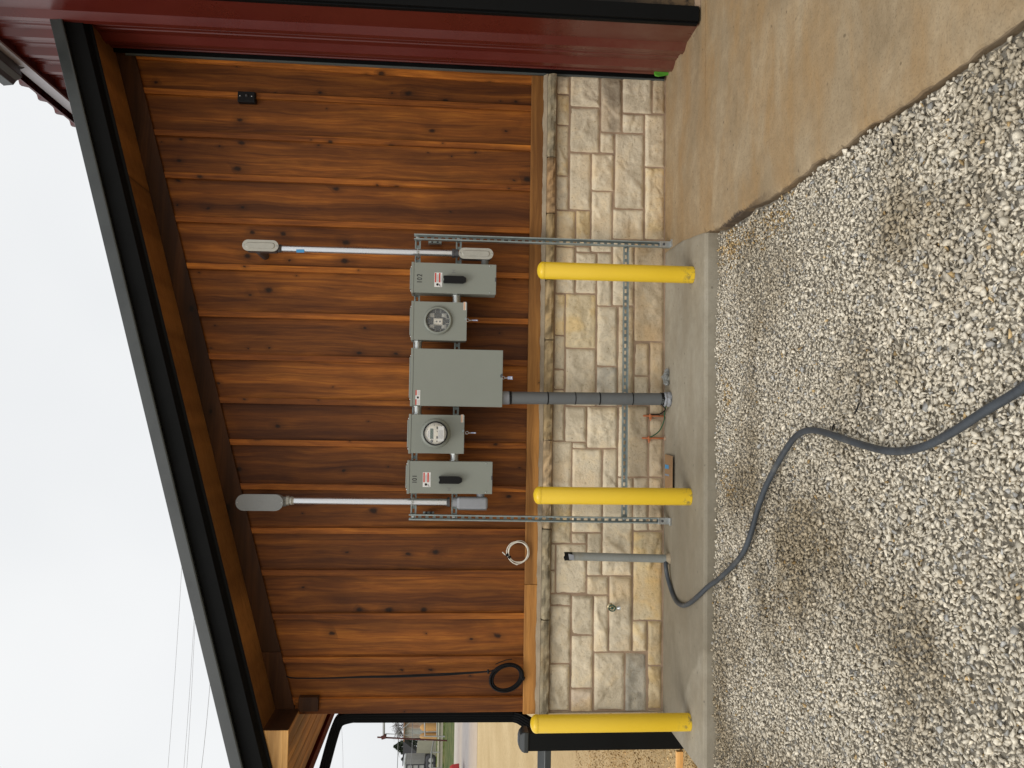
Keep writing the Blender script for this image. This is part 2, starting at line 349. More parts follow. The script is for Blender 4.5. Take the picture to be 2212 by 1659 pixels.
# ------------------------------------------------------------------ ground
def gz(y):
    """height of the land: level near the building, rising gently beyond the road"""
    xs = [-400, 5, 22, 39, 54, 59.6, 60.5, 900]; zs = [-.10, -.10, .26, .86, 1.26, 1.34, 1.98, 2.05]
    return float(np.interp(y, xs, zs))
gm = MB(); ys = [-400, -60, -20, -9, -5, -2, 0, 3, 5, 9, 13, 17, 22, 28, 34, 39, 46, 54, 59.6, 60.5, 80, 140, 300, 900]; xs = [-900, -300, -120, -60, -40, -25, -15, -8, -2, 4, 12, 30, 100, 400]
vs = [(x, y, gz(y)) for y in ys for x in xs]; nx = len(xs)
gm.add(vs, [(j*nx+i, j*nx+i+1, (j+1)*nx+i+1, (j+1)*nx+i) for j in range(len(ys)-1) for i in range(nx-1)])
struct(gm.build('ground', K['ground']))
rm = MB(); rys = [24, 30, 34, 38.9, 39, 40.2]
rm.add([(x, y, gz(y)+.006) for y in rys for x in (-300, -60, -20, 60)], [(j*4+i, j*4+i+1, j*4+5+i, j*4+4+i) for j in range(5) for i in range(3)])
struct(rm.build('road', K['road']))

# slab strip along the wall, rounded nose, and the older tan apron with its broken edge
XL, XR, YF = -2.125, 2.72, -.968
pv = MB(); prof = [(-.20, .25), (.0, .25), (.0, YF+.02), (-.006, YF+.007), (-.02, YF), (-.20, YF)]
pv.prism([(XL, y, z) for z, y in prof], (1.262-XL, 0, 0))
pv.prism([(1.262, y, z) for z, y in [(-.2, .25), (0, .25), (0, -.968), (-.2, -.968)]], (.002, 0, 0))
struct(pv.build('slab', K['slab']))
ap = MB(); N = 150; eys = np.linspace(-.962, -6.4, N)
ex = 1.205+.012*np.interp(eys, [-6.4, -4, -2.9, -2, -1.2, -.96], [-1, -1.2, 0, .3, 1.5, 5.0])
jag = np.cumsum(RNG.normal(0, .003, N)); jag -= np.linspace(0, jag[-1], N); jag += RNG.normal(0, .003, N)
for a0, a1, dpt in ((-1.55, -1.75, .010), (-2.45, -2.7, .022), (-2.9, -3.1, .012)):
    k = (eys < a0) & (eys > a1); jag[k] += dpt*np.sin((eys[k]-a0)/(a1-a0)*PI)*(0.6+RNG.random(k.sum())*.4)
ex = ex+jag
nxa = 40
rowsx = np.linspace(0, 1, nxa)**1.8
av = []; 
for j in range(N):
    for i in range(nxa):
        x = ex[j]+(9-ex[j])*rowsx[i]
        z = .0015+.004*math.sin(x*2.3+eys[j]*1.7)*min(1, i/4)
        if i == 0: z = -.012-.010*RNG.random()
        if i == 1: z = -.002-.004*RNG.random()
        av.append((x, eys[j], z))
af = [(j*nxa+i, j*nxa+i+1, (j+1)*nxa+i+1, (j+1)*nxa+i) for j in range(N-1) for i in range(nxa-1)]
n0 = len(av); av += [(ex[j]+.01*RNG.random()+.006, eys[j], -.14) for j in range(N)]
af += [(j*nxa, (j+1)*nxa, n0+j+1, n0+j) for j in range(N-1)]
ap.add(av, af, False)
jx = [1.264, 1.285, 1.30, 1.325, 1.33, 1.34]; jy = [-.966, -.8, -.65, -.46, -.2, .25]      # the joint against the strip
ap.add([(x+.0, y, .004) for x, y in zip(jx, jy)]+[(9, y, .004) for y in jy], [(i, i+1, 7+i, 6+i) for i in range(5)])
ap.prism([(1.262, -.965, .0035), (9, -.965, .0035), (9, -.962, .0035), (1.262, -.962, .0035)], (0, 0, -.1))
struct(ap.build('concrete_apron', K['apron']))
# remaining strip under the apron sheet reaching the red wall
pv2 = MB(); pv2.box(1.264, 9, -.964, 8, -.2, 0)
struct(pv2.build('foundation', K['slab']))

# ------------------------------------------------------------------ gravel: thousands of broken stones, one object
def hulls(n, npts, seed):
    out = []; rg = np.random.default_rng(seed)
    for _ in range(n):
        p = rg.normal(size=(npts, 3)); p /= np.linalg.norm(p, axis=1)[:, None]
        p *= np.array([1.0, rg.uniform(.5, .9), rg.uniform(.35, .7)]); p *= rg.uniform(.75, 1.05, (npts, 1))
        bm = bmesh.new(); [bm.verts.new(q) for q in p]; bmesh.ops.convex_hull(bm, input=bm.verts)
        for v in [v for v in bm.verts if not v.link_faces]: bm.verts.remove(v)
        bmesh.ops.triangulate(bm, faces=bm.faces); bm.verts.index_update()
        out.append((np.array([v.co[:] for v in bm.verts]), np.array([[v.index for v in f.verts] for f in bm.faces]))); bm.free()
    return out
def stones(name, pos, size, cols, mat, kinds, seed=1):
    rg = np.random.default_rng(seed); n = len(pos); kid = rg.integers(0, len(kinds), n)
    q = rg.normal(size=(n, 4)); q[:, 1:3] *= .9; q /= np.linalg.norm(q, axis=1)[:, None]
    w, x, y, z = q.T
    R = np.stack([1-2*(y*y+z*z), 2*(x*y-z*w), 2*(x*z+y*w), 2*(x*y+z*w), 1-2*(x*x+z*z), 2*(y*z-x*w), 2*(x*z-y*w), 2*(y*z+x*w), 1-2*(x*x+y*y)], 1).reshape(n, 3, 3)
    V, T, C = [], [], []; base = 0
    for k, (kv, kt) in enumerate(kinds):
        i = np.where(kid == k)[0]
        if not len(i): continue
        vv = np.einsum('nij,vj->nvi', R[i], kv)*size[i][:, None, None]; vv[:, :, 2] *= .8
        vv += pos[i][:, None, :]; m = kv.shape[0]
        V.append(vv.reshape(-1, 3)); T.append((kt[None]+(np.arange(len(i))*m)[:, None, None]+base).reshape(-1, 3)); C.append(np.repeat(cols[i], m, 0)); base += len(i)*m
    V = np.concatenate(V); T = np.concatenate(T); C = np.concatenate(C)
    me = bpy.data.meshes.new(name); me.vertices.add(len(V)); me.vertices.foreach_set('co', V.astype(np.float32).ravel())
    me.loops.add(T.size); me.loops.foreach_set('vertex_index', T.astype(np.int32).ravel())
    me.polygons.add(len(T)); me.polygons.foreach_set('loop_start', np.arange(0, T.size, 3, dtype=np.int32)); me.polygons.foreach_set('loop_total', np.full(len(T), 3, dtype=np.int32))
    me.update(calc_edges=True); a = me.attributes.new('col', 'FLOAT_COLOR', 'POINT'); a.data.foreach_set('color', np.c_[C, np.ones(len(C))].astype(np.float32).ravel())
    me.materials.append(mat); o = bpy.data.objects.new(name, me); COL.objects.link(o); return o
def vnoise(x, y, s, seed):
    r = np.random.default_rng(seed).random((64, 64)); X = x*s+7.3; Y = y*s+3.1
    xi = np.floor(X).astype(int); yi = np.floor(Y).astype(int); fx = X-xi; fy = Y-yi; fx = fx*fx*(3-2*fx); fy = fy*fy*(3-2*fy)
    g = lambda a, b: r[a % 64, b % 64]
    return (g(xi, yi)*(1-fx)+g(xi+1, yi)*fx)*(1-fy)+(g(xi, yi+1)*(1-fx)+g(xi+1, yi+1)*fx)*fy
def fbm(x, y, s, seed, o=4):
    t = 0; a = .5
    for k in range(o): t = t+a*vnoise(x, y, s*2**k, seed+k); a *= .5
    return t/(1-.5**o)
kinds = hulls(48, 9, 5)
def layer(x0, x1, y0, y1, sp, seed):
    rg = np.random.default_rng(seed); gx, gy = np.meshgrid(np.arange(x0, x1, sp), np.arange(y0, y1, sp)); n = gx.size
    return np.c_[gx.ravel()+rg.uniform(-.6, .6, n)*sp, gy.ravel()+rg.uniform(-.6, .6, n)*sp]
def in_gravel(p): return (p[:, 1] < YF-.012) & (p[:, 0] < np.interp(-p[:, 1], -eys, ex)-.012)
P, SZ = [], []
for k, (sp, zl, s0, s1) in enumerate(((.0195, -.026, .010, .018), (.018, -.012, .008, .0155), (.021, -.002, .007, .0165), (.07, .004, .015, .022))):
    p = layer(-3.3, 1.35, -4.9, YF, sp, 20+k); p = p[in_gravel(p)]; rg = np.random.default_rng(50+k)
    if k == 2: p = p[rg.random(len(p)) < .75]
    if k == 3: p = p[rg.random(len(p)) < .45]
    h = (fbm(p[:, 0], p[:, 1], 1.1, 3)-.5)*.05+(fbm(p[:, 0], p[:, 1], 5, 9)-.5)*.02-.062
    h += np.interp(p[:, 0], [.4, 1.2], [0, .035])*np.interp(-p[:, 1], [1.2, 2.6], [0, 1])
    s = rg.uniform(s0, s1, len(p))*(.8+.45*fbm(p[:, 0], p[:, 1], .9, 31))
    s *= np.interp(-p[:, 1], [1, 3.2], [1.0, 1.22])
    P.append(np.c_[p, h+zl+rg.uniform(-.006, .006, len(p))]); SZ.append(s)
bx_ = np.linspace(-3.3, 1.5, 120); by_ = np.linspace(-4.9, YF+.002, 110); BXg, BYg = np.meshgrid(bx_, by_)
BH = (fbm(BXg, BYg, 1.1, 3)-.5)*.05+(fbm(BXg, BYg, 5, 9)-.5)*.02-.062+np.interp(BXg, [.4, 1.2], [0, .035])*np.interp(-BYg, [1.2, 2.6], [0, 1])-.021
BH = np.where(BXg > 1.19, np.minimum(BH, -.06), BH)
gb = MB(); gb.add([(float(a), float(b), float(c)) for a, b, c in zip(BXg.ravel(), BYg.ravel(), BH.ravel())], [(j*120+i, j*120+i+1, (j+1)*120+i+1, (j+1)*120+i) for j in range(109) for i in range(119)], True)
struct(gb.build('gravel_bed', speck('limestone_fines', (.25, .225, .18, 1), .95, 0, .35, 30, bump=1.0, fine=150)))
P = np.concatenate(P); SZ = np.concatenate(SZ)*.96; n = len(P); rg = np.random.default_rng(77)
base = np.array([.72, .66, .55])[None]*np.clip(rg.normal(1, .14, (n, 1)), .6, 1.35)
blue = rg.random(n) < .08; base[blue] = np.array([.46, .455, .44])*rg.uniform(.7, 1.25, (blue.sum(), 1))
tanp = .012+.30*np.exp(-((P[:, 1]+1.22)/.12)**2)*(P[:, 0] > -.4)*(fbm(P[:, 0], P[:, 1], 2.2, 61) > .5)+.35*np.exp(-((P[:, 0]-1.1)/.08)**2)*(P[:, 1] > -2.2)
tn = rg.random(n) < tanp; base[tn] = np.array([.66, .48, .25])*rg.uniform(.6, 1.1, (tn.sum(), 1))
o = stones('gravel', P, SZ, base, K['gravel'], kinds, 3); struct(o, 'stuff'); tag(o, 'pale grey crushed limestone gravel spread in front of the slab', 'gravel')
# coarse tan rubble beside and behind the left end of the slab
p = layer(-6.5, -2.16, -1.6, 4.6, .028, 90); rg = np.random.default_rng(91)
keep = (rg.random(len(p)) < np.interp(p[:, 1], [0, 1.6, 4.6], [1, .9, .3])) & ((p[:, 1] > -.9) | (p[:, 0] > 9)); p = p[keep]
sz = rg.uniform(.006, .022, len(p))*np.interp(p[:, 1], [0, 4], [1, .7])
cols = np.array([.66, .48, .25])*np.clip(rg.normal(1, .2, (len(p), 1)), .5, 1.4)
zz = -.098+(fbm(p[:, 0], p[:, 1], 2.0, 5)-.45)*.03
o = stones('dirt_rubble', np.c_[p, zz], sz, cols, K['gravel'], kinds, 6); struct(o, 'stuff'); tag(o, 'coarse tan rubble and dirt beside the left end of the slab', 'rubble')

# ------------------------------------------------------------------ the timber and stone annex
AX = thing('timber_annex', 'cedar board and batten gable wall on a limestone base, under a black trimmed roof', 'building', (0, 0, 0))
WX0, WX1, SL, Z0 = -2.055, 2.70, .2725, 3.347          # wall ends, roof slope and soffit height at x = 0
zs = lambda x: Z0+SL*x
# boards and battens
bd = MB(); bx = [2.70]
for y in (232, 318, 405, 497, 595, 690, 780, 872, 960, 1053, 1145, 1235, 1327, 1420, 1508): bx.append(at(1000, y+2 if y > 600 else y-2, Y=.05).x)
bx.append(-2.05)
jn = bx[1:-1]
edges = [2.70]+jn+[-2.05]
for i in range(len(edges)-1):
    x1, x0 = edges[i], edges[i+1]; bd.col = (random.random(), random.uniform(.22, .62), 0, 1)
    for s0, s1 in ((x0+.001, x1-.001),):
        y = .05+random.uniform(-.002, .002)
        bd.hexa([(s0, y, 1.0), (s1, y+.001, 1.0), (s1, y+.02, 1.0), (s0, y+.02, 1.0), (s0, y, zs(s0)), (s1, y+.001, zs(s1)), (s1, y+.02, zs(s1)), (s0, y+.02, zs(s0))])
for x in jn:
    bd.col = (random.random(), random.uniform(.68, 1), 0, 1); w = .021
    k = random.uniform(-.003, .003)
    bd.hexa([(x-w, .022, 1.0), (x+w, .022, 1.0), (x+w, .052, 1.0), (x-w, .052, 1.0), (x-w+k, .022, zs(x)-.02), (x+w+k, .022, zs(x)-.02), (x+w+k, .052, zs(x)-.02), (x-w+k, .052, zs(x)-.02)])
bd.col = (.31, .95, 0, 1); bd.hexa([(2.60, .026, 1.0), (2.70, .026, 1.0), (2.70, .05, 1.0), (2.60, .05, 1.0), (2.655, .026, zs(2.6)), (2.70, .026, zs(2.6)), (2.70, .05, zs(2.6)), (2.655, .05, zs(2.6))])
sd_ = bd.build('board_siding', K['cedar'], AX, bevel=.0025)
# unseen back and side walls of the annex, added to block light
ew = MB(); ew.box(-2.05, -2.0, .075, 8, 0, 2.7); ew.box(-2.05, 2.7, .075, .2, .9, 3.0)
ew.col = (.5, .5, 0, 1); ew.build('side_wall', K['cedar'], AX)
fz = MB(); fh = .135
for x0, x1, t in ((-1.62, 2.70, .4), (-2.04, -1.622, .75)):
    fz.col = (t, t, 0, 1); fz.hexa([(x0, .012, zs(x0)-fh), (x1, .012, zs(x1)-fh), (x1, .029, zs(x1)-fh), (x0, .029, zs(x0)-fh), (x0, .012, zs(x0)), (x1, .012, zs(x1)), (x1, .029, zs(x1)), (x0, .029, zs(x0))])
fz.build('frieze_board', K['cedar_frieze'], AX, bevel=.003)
ct = MB(); xa = at(900, 1508, Y=.02).x; ct.col = (.2, .55, 0, 1); ct.box(WX0-.005, xa, .018, .045, 1.0, 2.66); ct.build('corner_trim', K['cedar'], AX, bevel=.004)
sb = MB()
for x0, x1, t in ((-1.14, 2.657, .62), (-2.07, -1.142, .78)):
    sb.col = (t, t, 0, 1); sb.box(x0, x1, -.004, .03, .940, 1.033)
sb.build('sill_board', K['cedar_sill'], AX, bevel=.004)
# stone base
mo = MB(); mo.box(-2.06, 2.70, .004, .12, -.05, .86); mo.build('mortar_bed', K['mortar'], AX)
ST = [(1395,1482,490,612),(1482,1680,490,695),(1680,1820,495,860,'b'),(1820,2015,500,738),(2015,2110,500,740,'t'),(1395,1480,612,812,'y'),(1480,1675,695,990),(1820,1965,738,865),(1965,2108,740,1085),
(1393,1475,812,1140,'y'),(1675,1770,860,995),(1770,1962,865,1355),(1477,1620,990,1362),(1620,1768,995,1238),(1390,1475,1140,1362),(1965,2103,1085,1555,'y'),(1618,1757,1238,1637),(1390,1518,1362,1600,'y'),(1518,1616,1362,1597,'y'),(1757,1962,1355,1553),
(1387,1515,1600,1904),(1517,1655,1637,1904),(1518,1616,1597,1637),(1655,1755,1637,1984),(1757,1897,1553,1984),(1897,2097,1555,2215,'t'),(1380,1450,1904,2174,'y'),(1450,1652,1904,2259,'Y'),(1655,1790,1984,2374),(1792,1895,1984,2629,'t'),
(1378,1450,2174,2394),(1450,1650,2259,2634),(1652,1790,2374,2634,'G'),(1375,1447,2394,2524),(1370,1447,2524,2859),(1447,1590,2634,2867),(1590,1790,2634,2907),(1898,1997,2221,2437,'t'),(1997,2092,2215,2709,'t'),(1896,1995,2437,2629),
(1792,1845,2629,3094),(1845,1990,2629,3094,'t'),(1992,2090,2709,3094,'t'),(1360,1495,2859,3170),(1495,1590,2867,2909),(1493,1690,2909,3240),(1692,1790,2907,3170),(1790,1890,3094,3170),(1890,1990,3094,3443),(1990,2088,3094,3443,'t'),
(1352,1492,3170,3523,'y'),(1490,1690,3240,3453),(1690,1888,3170,3733),(1490,1590,3453,3525),(1590,1690,3453,3733),(1888,2085,3443,4023,'Y'),(1352,1388,3525,3698),(1350,1388,3698,3848),(1388,1590,3525,3848),(1590,1733,3733,3858),
(1733,1885,3733,4226),(1350,1490,3848,3926),(1490,1633,3858,4118),(1633,1733,3858,4228),(1346,1487,3926,4303),(1487,1632,4118,4463),(1885,1983,4023,4226,'y'),(1983,2085,4023,4316,'Y'),(1634,1837,4228,4608),(1837,1982,4226,4700,'G'),
(1343,1482,4303,4608),(1484,1630,4463,4700,'p'),(1983,2084,4316,4598,'Y'),(1343,1480,4608,4700),(1632,1835,4608,4700),(1983,2084,4598,4700)]
PAL = {'': (.71, .615, .455), 'y': (.715, .61, .43), 'Y': (.67, .56, .37), 't': (.60, .50, .355), 'b': (.55, .455, .33), 'G': (.58, .53, .43), 'p': (.71, .585, .44)}
stn = MB(); rs = np.random.default_rng(8)
for k, r in enumerate(ST):
    xa, xb, ya, yb = r[:4]; kd = r[4] if len(r) > 4 else ''
    A = at(737.3+xa/3, (ya+yb)/6, Y=0); B = at(737.3+xb/3, (ya+yb)/6, Y=0); Cc = at(737.3+(xa+xb)/6, ya/3, Y=0); D = at(737.3+(xa+xb)/6, yb/3, Y=0)
    zt, zb, xr, xl = A.z, B.z, Cc.x, D.x; g = .0042
    zt = min(zt, .846)-g; zb = max(zb, .012)+g; xr = min(xr, 2.70)-g; xl = max(xl, -2.062)+g
    if zb < .04: zb = .012
    nx_ = max(5, int((xr-xl)/.0095)); nz_ = max(5, int((zt-zb)/.0095))
    U, Wm = np.meshgrid(np.linspace(0, 1, nx_+1), np.linspace(0, 1, nz_+1)); X = xl+(xr-xl)*U; Z = zb+(zt-zb)*Wm
    ed = np.minimum(np.minimum(X-xl, xr-X), np.minimum(Z-zb, zt-Z)); t = np.clip(ed/.022, 0, 1)
    sx = rs.random()*9; h = (fbm(X+sx, Z+k*1.7, 14, 3, 5)-.5)*.030
    for _ in range(3):                                      # broken facets
        a = rs.uniform(0, 2*PI); c0 = rs.uniform(.15, .85, 2); d = (U-c0[0])*math.cos(a)*(xr-xl)+(Wm-c0[1])*math.sin(a)*(zt-zb)
        h = h-np.clip(d+(fbm(X+sx, Z, 22, 5+_)-.5)*.03, 0, .02)*rs.uniform(.15, .5)
    Y = .006-t**.6*(.020+rs.uniform(0, .006))-h*t; Y = np.minimum(Y, np.where(t > .55, -.004, .006))
    wx = (fbm(Z*1+sx, X*0+k, 18, 12)-.5)*.006; wz = (fbm(X+k, Z*0+sx, 18, 13)-.5)*.006
    Xw = X+wx*(1-t); Zw = Z+wz*(1-t)
    c = np.array(PAL[kd])*rs.uniform(.9, 1.10); cs = np.repeat(c[None, None], X.shape[0], 0).repeat(X.shape[1], 1)
    low = np.clip(1-Z/.17, 0, 1)*(.35+.65*fbm(X, Z, 9, 40)); cs = cs*(1-.42*low[..., None]*np.array([.75, .95, 1.2]))
    if kd in ('b', 'G'):
        q = np.clip((fbm(X+2, Z, 7, 44)-.42)*6, 0, 1)[..., None]; cs = cs*(1-q*.32)
    if kd in ('y', 'Y', 'p'):
        q = np.clip((fbm(X+5, Z+1, 9, 47)-.5)*5, 0, 1)[..., None]; cs = cs*(1+q*np.array([.05, -.03, -.20]))
    vs = [(float(a), float(b), float(c_)) for a, b, c_ in zip(Xw.ravel(), Y.ravel(), Zw.ravel())]; m = nx_+1
    stn.add(vs, [(j*m+i, j*m+i+1, (j+1)*m+i+1, (j+1)*m+i) for j in range(nz_) for i in range(nx_)], True, [(float(q[0]), float(q[1]), float(q[2]), 1) for q in cs.reshape(-1, 3)])
stn.build('stone_facing', K['stone'], AX)
sw = MB(); sw.col = (.5, .42, .3, 1); sw.box(-2.07, -2.062, .0, 8, -.1, .9); sw.build('stone_return', K['stone'], AX)
# sloped stone cap pieces on the base
cp = MB(); xx = -2.09; pal = [(.44, .33, .19), (.37, .275, .15), (.32, .27, .18), (.45, .34, .21), (.36, .24, .13)]
while xx < 2.65:
    L_ = random.uniform(.42, .75); x1 = min(2.655, xx+L_); x1 = 2.655 if 2.655-x1 < .2 else x1; n_ = int((x1-xx)/.02)+1
    c = random.choice(pal); X = np.linspace(xx+.004, x1-.004, n_); prof = [(.03, .935), (-.035, .920), (-.060, .910), (-.070, .896), (-.072, .874), (-.066, .857), (-.045, .851), (.02, .851)]
    vs, cs = [], []
    for i, x in enumerate(X):
        e = min(i, n_-1-i); e = .006 if e == 0 else 0
        for j, (y, z) in enumerate(prof):
            nz = (vnoise(np.array([x*1.0]), np.array([j*3.1]), 22, 5)[0]-.5)*(.013 if 2 <= j <= 5 else .004)
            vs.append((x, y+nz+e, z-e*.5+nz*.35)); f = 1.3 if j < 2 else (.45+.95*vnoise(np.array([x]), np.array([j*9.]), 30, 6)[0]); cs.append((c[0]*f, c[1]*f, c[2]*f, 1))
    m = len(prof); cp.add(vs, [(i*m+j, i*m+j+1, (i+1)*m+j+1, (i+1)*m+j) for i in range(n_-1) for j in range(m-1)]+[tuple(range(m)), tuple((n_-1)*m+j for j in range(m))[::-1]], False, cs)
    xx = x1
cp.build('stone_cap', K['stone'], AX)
wl = MB()
N_ = 240; X = np.linspace(-2.08, 2.655, N_)
zt_ = .942+np.clip(fbm(X, X*0, 9, 21)-.48, 0, 1)*.026
wl.add([(float(x), -.0065, float(z)) for x, z in zip(X, zt_)]+[(float(x), -.048, .9185) for x in X], [(i, i+1, N_+i+1, N_+i) for i in range(N_-1)]); wl.build('mortar_wash', K['mortar_pale'], AX)
# rake soffit, black rake trim, roof
OV = -.40
sf = MB(); sf.col = (.2, .5, 0, 1)
x0, x1 = -2.02, 2.695
sf.hexa([(x0, OV, zs(x0)), (x1, OV, zs(x1)), (x1, .03, zs(x1)), (x0, .03, zs(x0)), (x0, OV, zs(x0)+.02), (x1, OV, zs(x1)+.02), (x1, .03, zs(x1)+.02), (x0, .03, zs(x0)+.02)])
sf.build('rake_soffit', K['cedar_soffit'], AX)
def rake(prof, name, mat, x0=-3.2, x1=2.702):
    b = MB(); b.prism([(x0, y, zs(x0)+dz) for y, dz in prof], (x1-x0, 0, SL*(x1-x0))); return b.build(name, mat, AX, bevel=.003)
rt = rake([(OV-.001, -.006), (OV-.012, -.010), (OV-.016, .010), (OV-.050, .030), (OV-.062, .034), (OV-.062, .155), (OV-.001, .155)], 'rake_trim', K['black'])
cap_ = rake([(OV-.064, .153), (OV-.098, .150), (OV-.100, .160), (OV-.088, .236), (OV-.064, .240)], 'rake_cap', K['charcoal'])  # lighter charcoal paints in the lit upper face of the black trim
rf = MB(); x0, x1 = -2.9, 2.70
rf.hexa([(x0, -.46, zs(x0)+.16), (x1, -.46, zs(x1)+.16), (x1, 8, zs(x1)+.16), (x0, 8, zs(x0)+.16), (x0, -.46, zs(x0)+.215), (x1, -.46, zs(x1)+.215), (x1, 8, zs(x1)+.215), (x0, 8, zs(x0)+.215)])
rf.build('roof', K['maroon'], AX)
# boxed eave on the left: side coloured as shaded, front coloured as sky-lit, plank soffit, maroon fascia
eb = MB(); eb.col = (.6, .35, 0, 1); eb.box(-2.028, -2.02, OV+.002, .03, 2.632, zs(-2.02)+.02); eb.build('eave_side_board', K['cedar_frieze'], AX)
fr = MB(); fr.col = (.4, .6, 0, 1); xo = -2.60; fr.hexa([(xo, OV-.002, 2.628), (-2.022, OV-.002, 2.628), (-2.022, OV+.02, 2.628), (xo, OV+.02, 2.628), (xo, OV-.002, zs(xo)+.02), (-2.022, OV-.002, zs(-2.022)+.02), (-2.022, OV+.02, zs(-2.022)+.02), (xo, OV+.02, zs(xo)+.02)])
fr.build('eave_front_board', K['cedar_pale'], AX, bevel=.002)
es = MB(); nb = 5; xs_ = np.linspace(-2.062, -2.58, nb+1)
for i in range(nb):
    es.col = (.1+.17*i, .4+.08*random.random(), 0, 1); es.box(xs_[i+1]+.003, xs_[i]-.003, OV+.02, 8, 2.636, 2.65)
es.col = (.9, .7, 0, 1); es.box(-2.061, -2.0285, OV+.02, 8, 2.628, 2.645); es.col = (.9, 0, 0, 1); es.box(-2.58, -2.06, OV+.02, 8, 2.6505, 2.66)
es.build('eave_soffit', K['cedar_planks'], AX)
ef = MB(); ef.box(-2.70, -2.602, OV-.01, 8, 2.615, 2.80); ef.build('eave_fascia', K['maroon_dull'], AX, bevel=.004)
be = MB(); be.col = (.7, .35, 0, 1); p0 = at(641, 1507, Y=-.03); p1 = at(687, 1537, Y=-.03); be.box(p1.x, p0.x, -.03, .03, p1.z, 2.63); be.build('beam_end', K['cedar_frieze'], AX, bevel=.003)

# ------------------------------------------------------------------ the taller red metal building
RB = thing('metal_building', 'tall barn red ribbed metal building with black trimmed front corner, right of the cedar wall', 'building', (2.7, -.85, 0))
rw = MB(); per = .29; prof = [(2.70, -.83)]
c = -.525
while c < 8:
    prof += [(2.70, c-.062), (2.662, c-.035) if False else (2.70, c-.060)]
    prof += [(2.664, c+.030)][:0]
    # slope facing the camera, crest, then the far slope back to the pan, with two small beads in the pan
    prof += [(2.700, c-.030), (2.666, c+.028), (2.666, c+.075), (2.700, c+.110), (2.700, c+.135), (2.694, c+.141), (2.694, c+.149), (2.700, c+.155), (2.700, c+.185), (2.694, c+.191), (2.694, c+.199), (2.700, c+.205)]
    prof = [q for i, q in enumerate(prof) if i == 0 or q[1] > prof[i-1][1]]
    c += per
prof += [(2.70, 8.0)]
m = len(prof); rw.add([(x, y, z) for z in (-.05, 4.95) for x, y in prof], [(i, i+1, m+i+1, m+i) for i in range(m-1)])
rw.build('metal_siding', K['red'], RB, bevel=0)
for_ = MB(); for_.box(2.66, 2.70, -.012, .006, .02, 4.0); for_.build('corner_flashing', K['flashing'], RB)
jt = MB(); jt.box(2.672, 2.70, -.028, -.012, .02, 4.1); jt.build('corner_gap_trim', K['black'], RB)
tr = MB(); tr.box(2.680, 2.76, -.864, -.826, .02, 4.9); tr.build('corner_trim', K['black'], RB, bevel=.004)
tr = MB(); tr.box(2.690, 2.79, -.888, -.8645, .02, 4.9); tr.build('door_casing', K['black'], RB, bevel=.004)
def door_mat():
    m = Mat('dirt_splashed_black_door', .45, 0, .3); x, y, z = m.sep(m.co)
    d = m.math('MULTIPLY', m.ramp(z, [(.06, 1.0), (.55, 0.0)]), m.ramp(m.noise(m.co, 16, 7, .75), [(.36, 0.0), (.52, 1.0)]))
    m.color(m.mix(d, (.006, .0065, .0065, 1), (.13, .085, .045, 1))); return m.m
dp = MB(); dp.box(2.79, 8.5, -.858, -.82, .045, 4.9); dp.build('black_door_panel', door_mat(), RB)
dh = MB(); dh.box(2.79, 8.5, -.87, -.83, .006, .042); dh.build('threshold', K['mortar'], RB)
bk = MB(); bk.box(2.74, 8.5, -.80, 8, 0, 4.9); bk.build('inner_wall', K['black_flat'], RB)
rof = MB(); rof.hexa([(2.62, -3, 4.93), (8.6, -3, 6.4), (8.6, 8, 6.4), (2.62, 8, 4.93), (2.62, -3, 4.96), (8.6, -3, 6.43), (8.6, 8, 6.43), (2.62, 8, 4.96)])
rof.build('roof_deck', K['maroon'], RB)
ev = MB(); ev.box(2.615, 2.63, -3, 8, 4.762, 4.86); ev.build('eave_strip', K['grey_strip'], RB)
eu = MB(); eu.box(2.631, 2.70, -3, 8, 4.785, 4.80); eu.build('eave_underside', K['maroon'], RB)
sr = MB(); prof = []; c = -3.0
while c < 7.8: prof += [(c, 0), (c+.10, 0), (c+.125, .012), (c+.15, 0), (c+.20, 0), (c+.23, .05), (c+.26, .05), (c+.29, 0)]; c += .29
prof = [q for i, q in enumerate(prof) if i == 0 or q[0] > prof[i-1][0]]
m = len(prof); sr.add([(2.575, y, 4.90+z*.9) for y, z in prof]+[(2.66, y, 4.925+z*.9) for y, z in prof]+[(2.575, y, 4.885) for y, z in prof], [(i, i+1, m+i+1, m+i) for i in range(m-1)]+[(i, i+1, 2*m+i+1, 2*m+i) for i in range(m-1)])
sr.build('roof_panel_edge', K['maroon'], RB)
gt = MB(); gt.prism([(2.61, -3, z) if False else (x, -3.0, z) for x, z in ((2.61, 4.82), (2.53, 4.80), (2.50, 4.84), (2.47, 4.86), (2.46, 4.93), (2.61, 4.93))], (0, 3.17, 0)); gt.build('gutter', K['charcoal'], RB, bevel=.004)
gk = MB(); gk.lathe([(.0, 0), (.038, .002), (.04, .012), (.02, .02)], (2.64, .19, 4.83), (-.2, -.9, -.3)); gk.build('gutter_outlet', K['dark_cast'], RB)

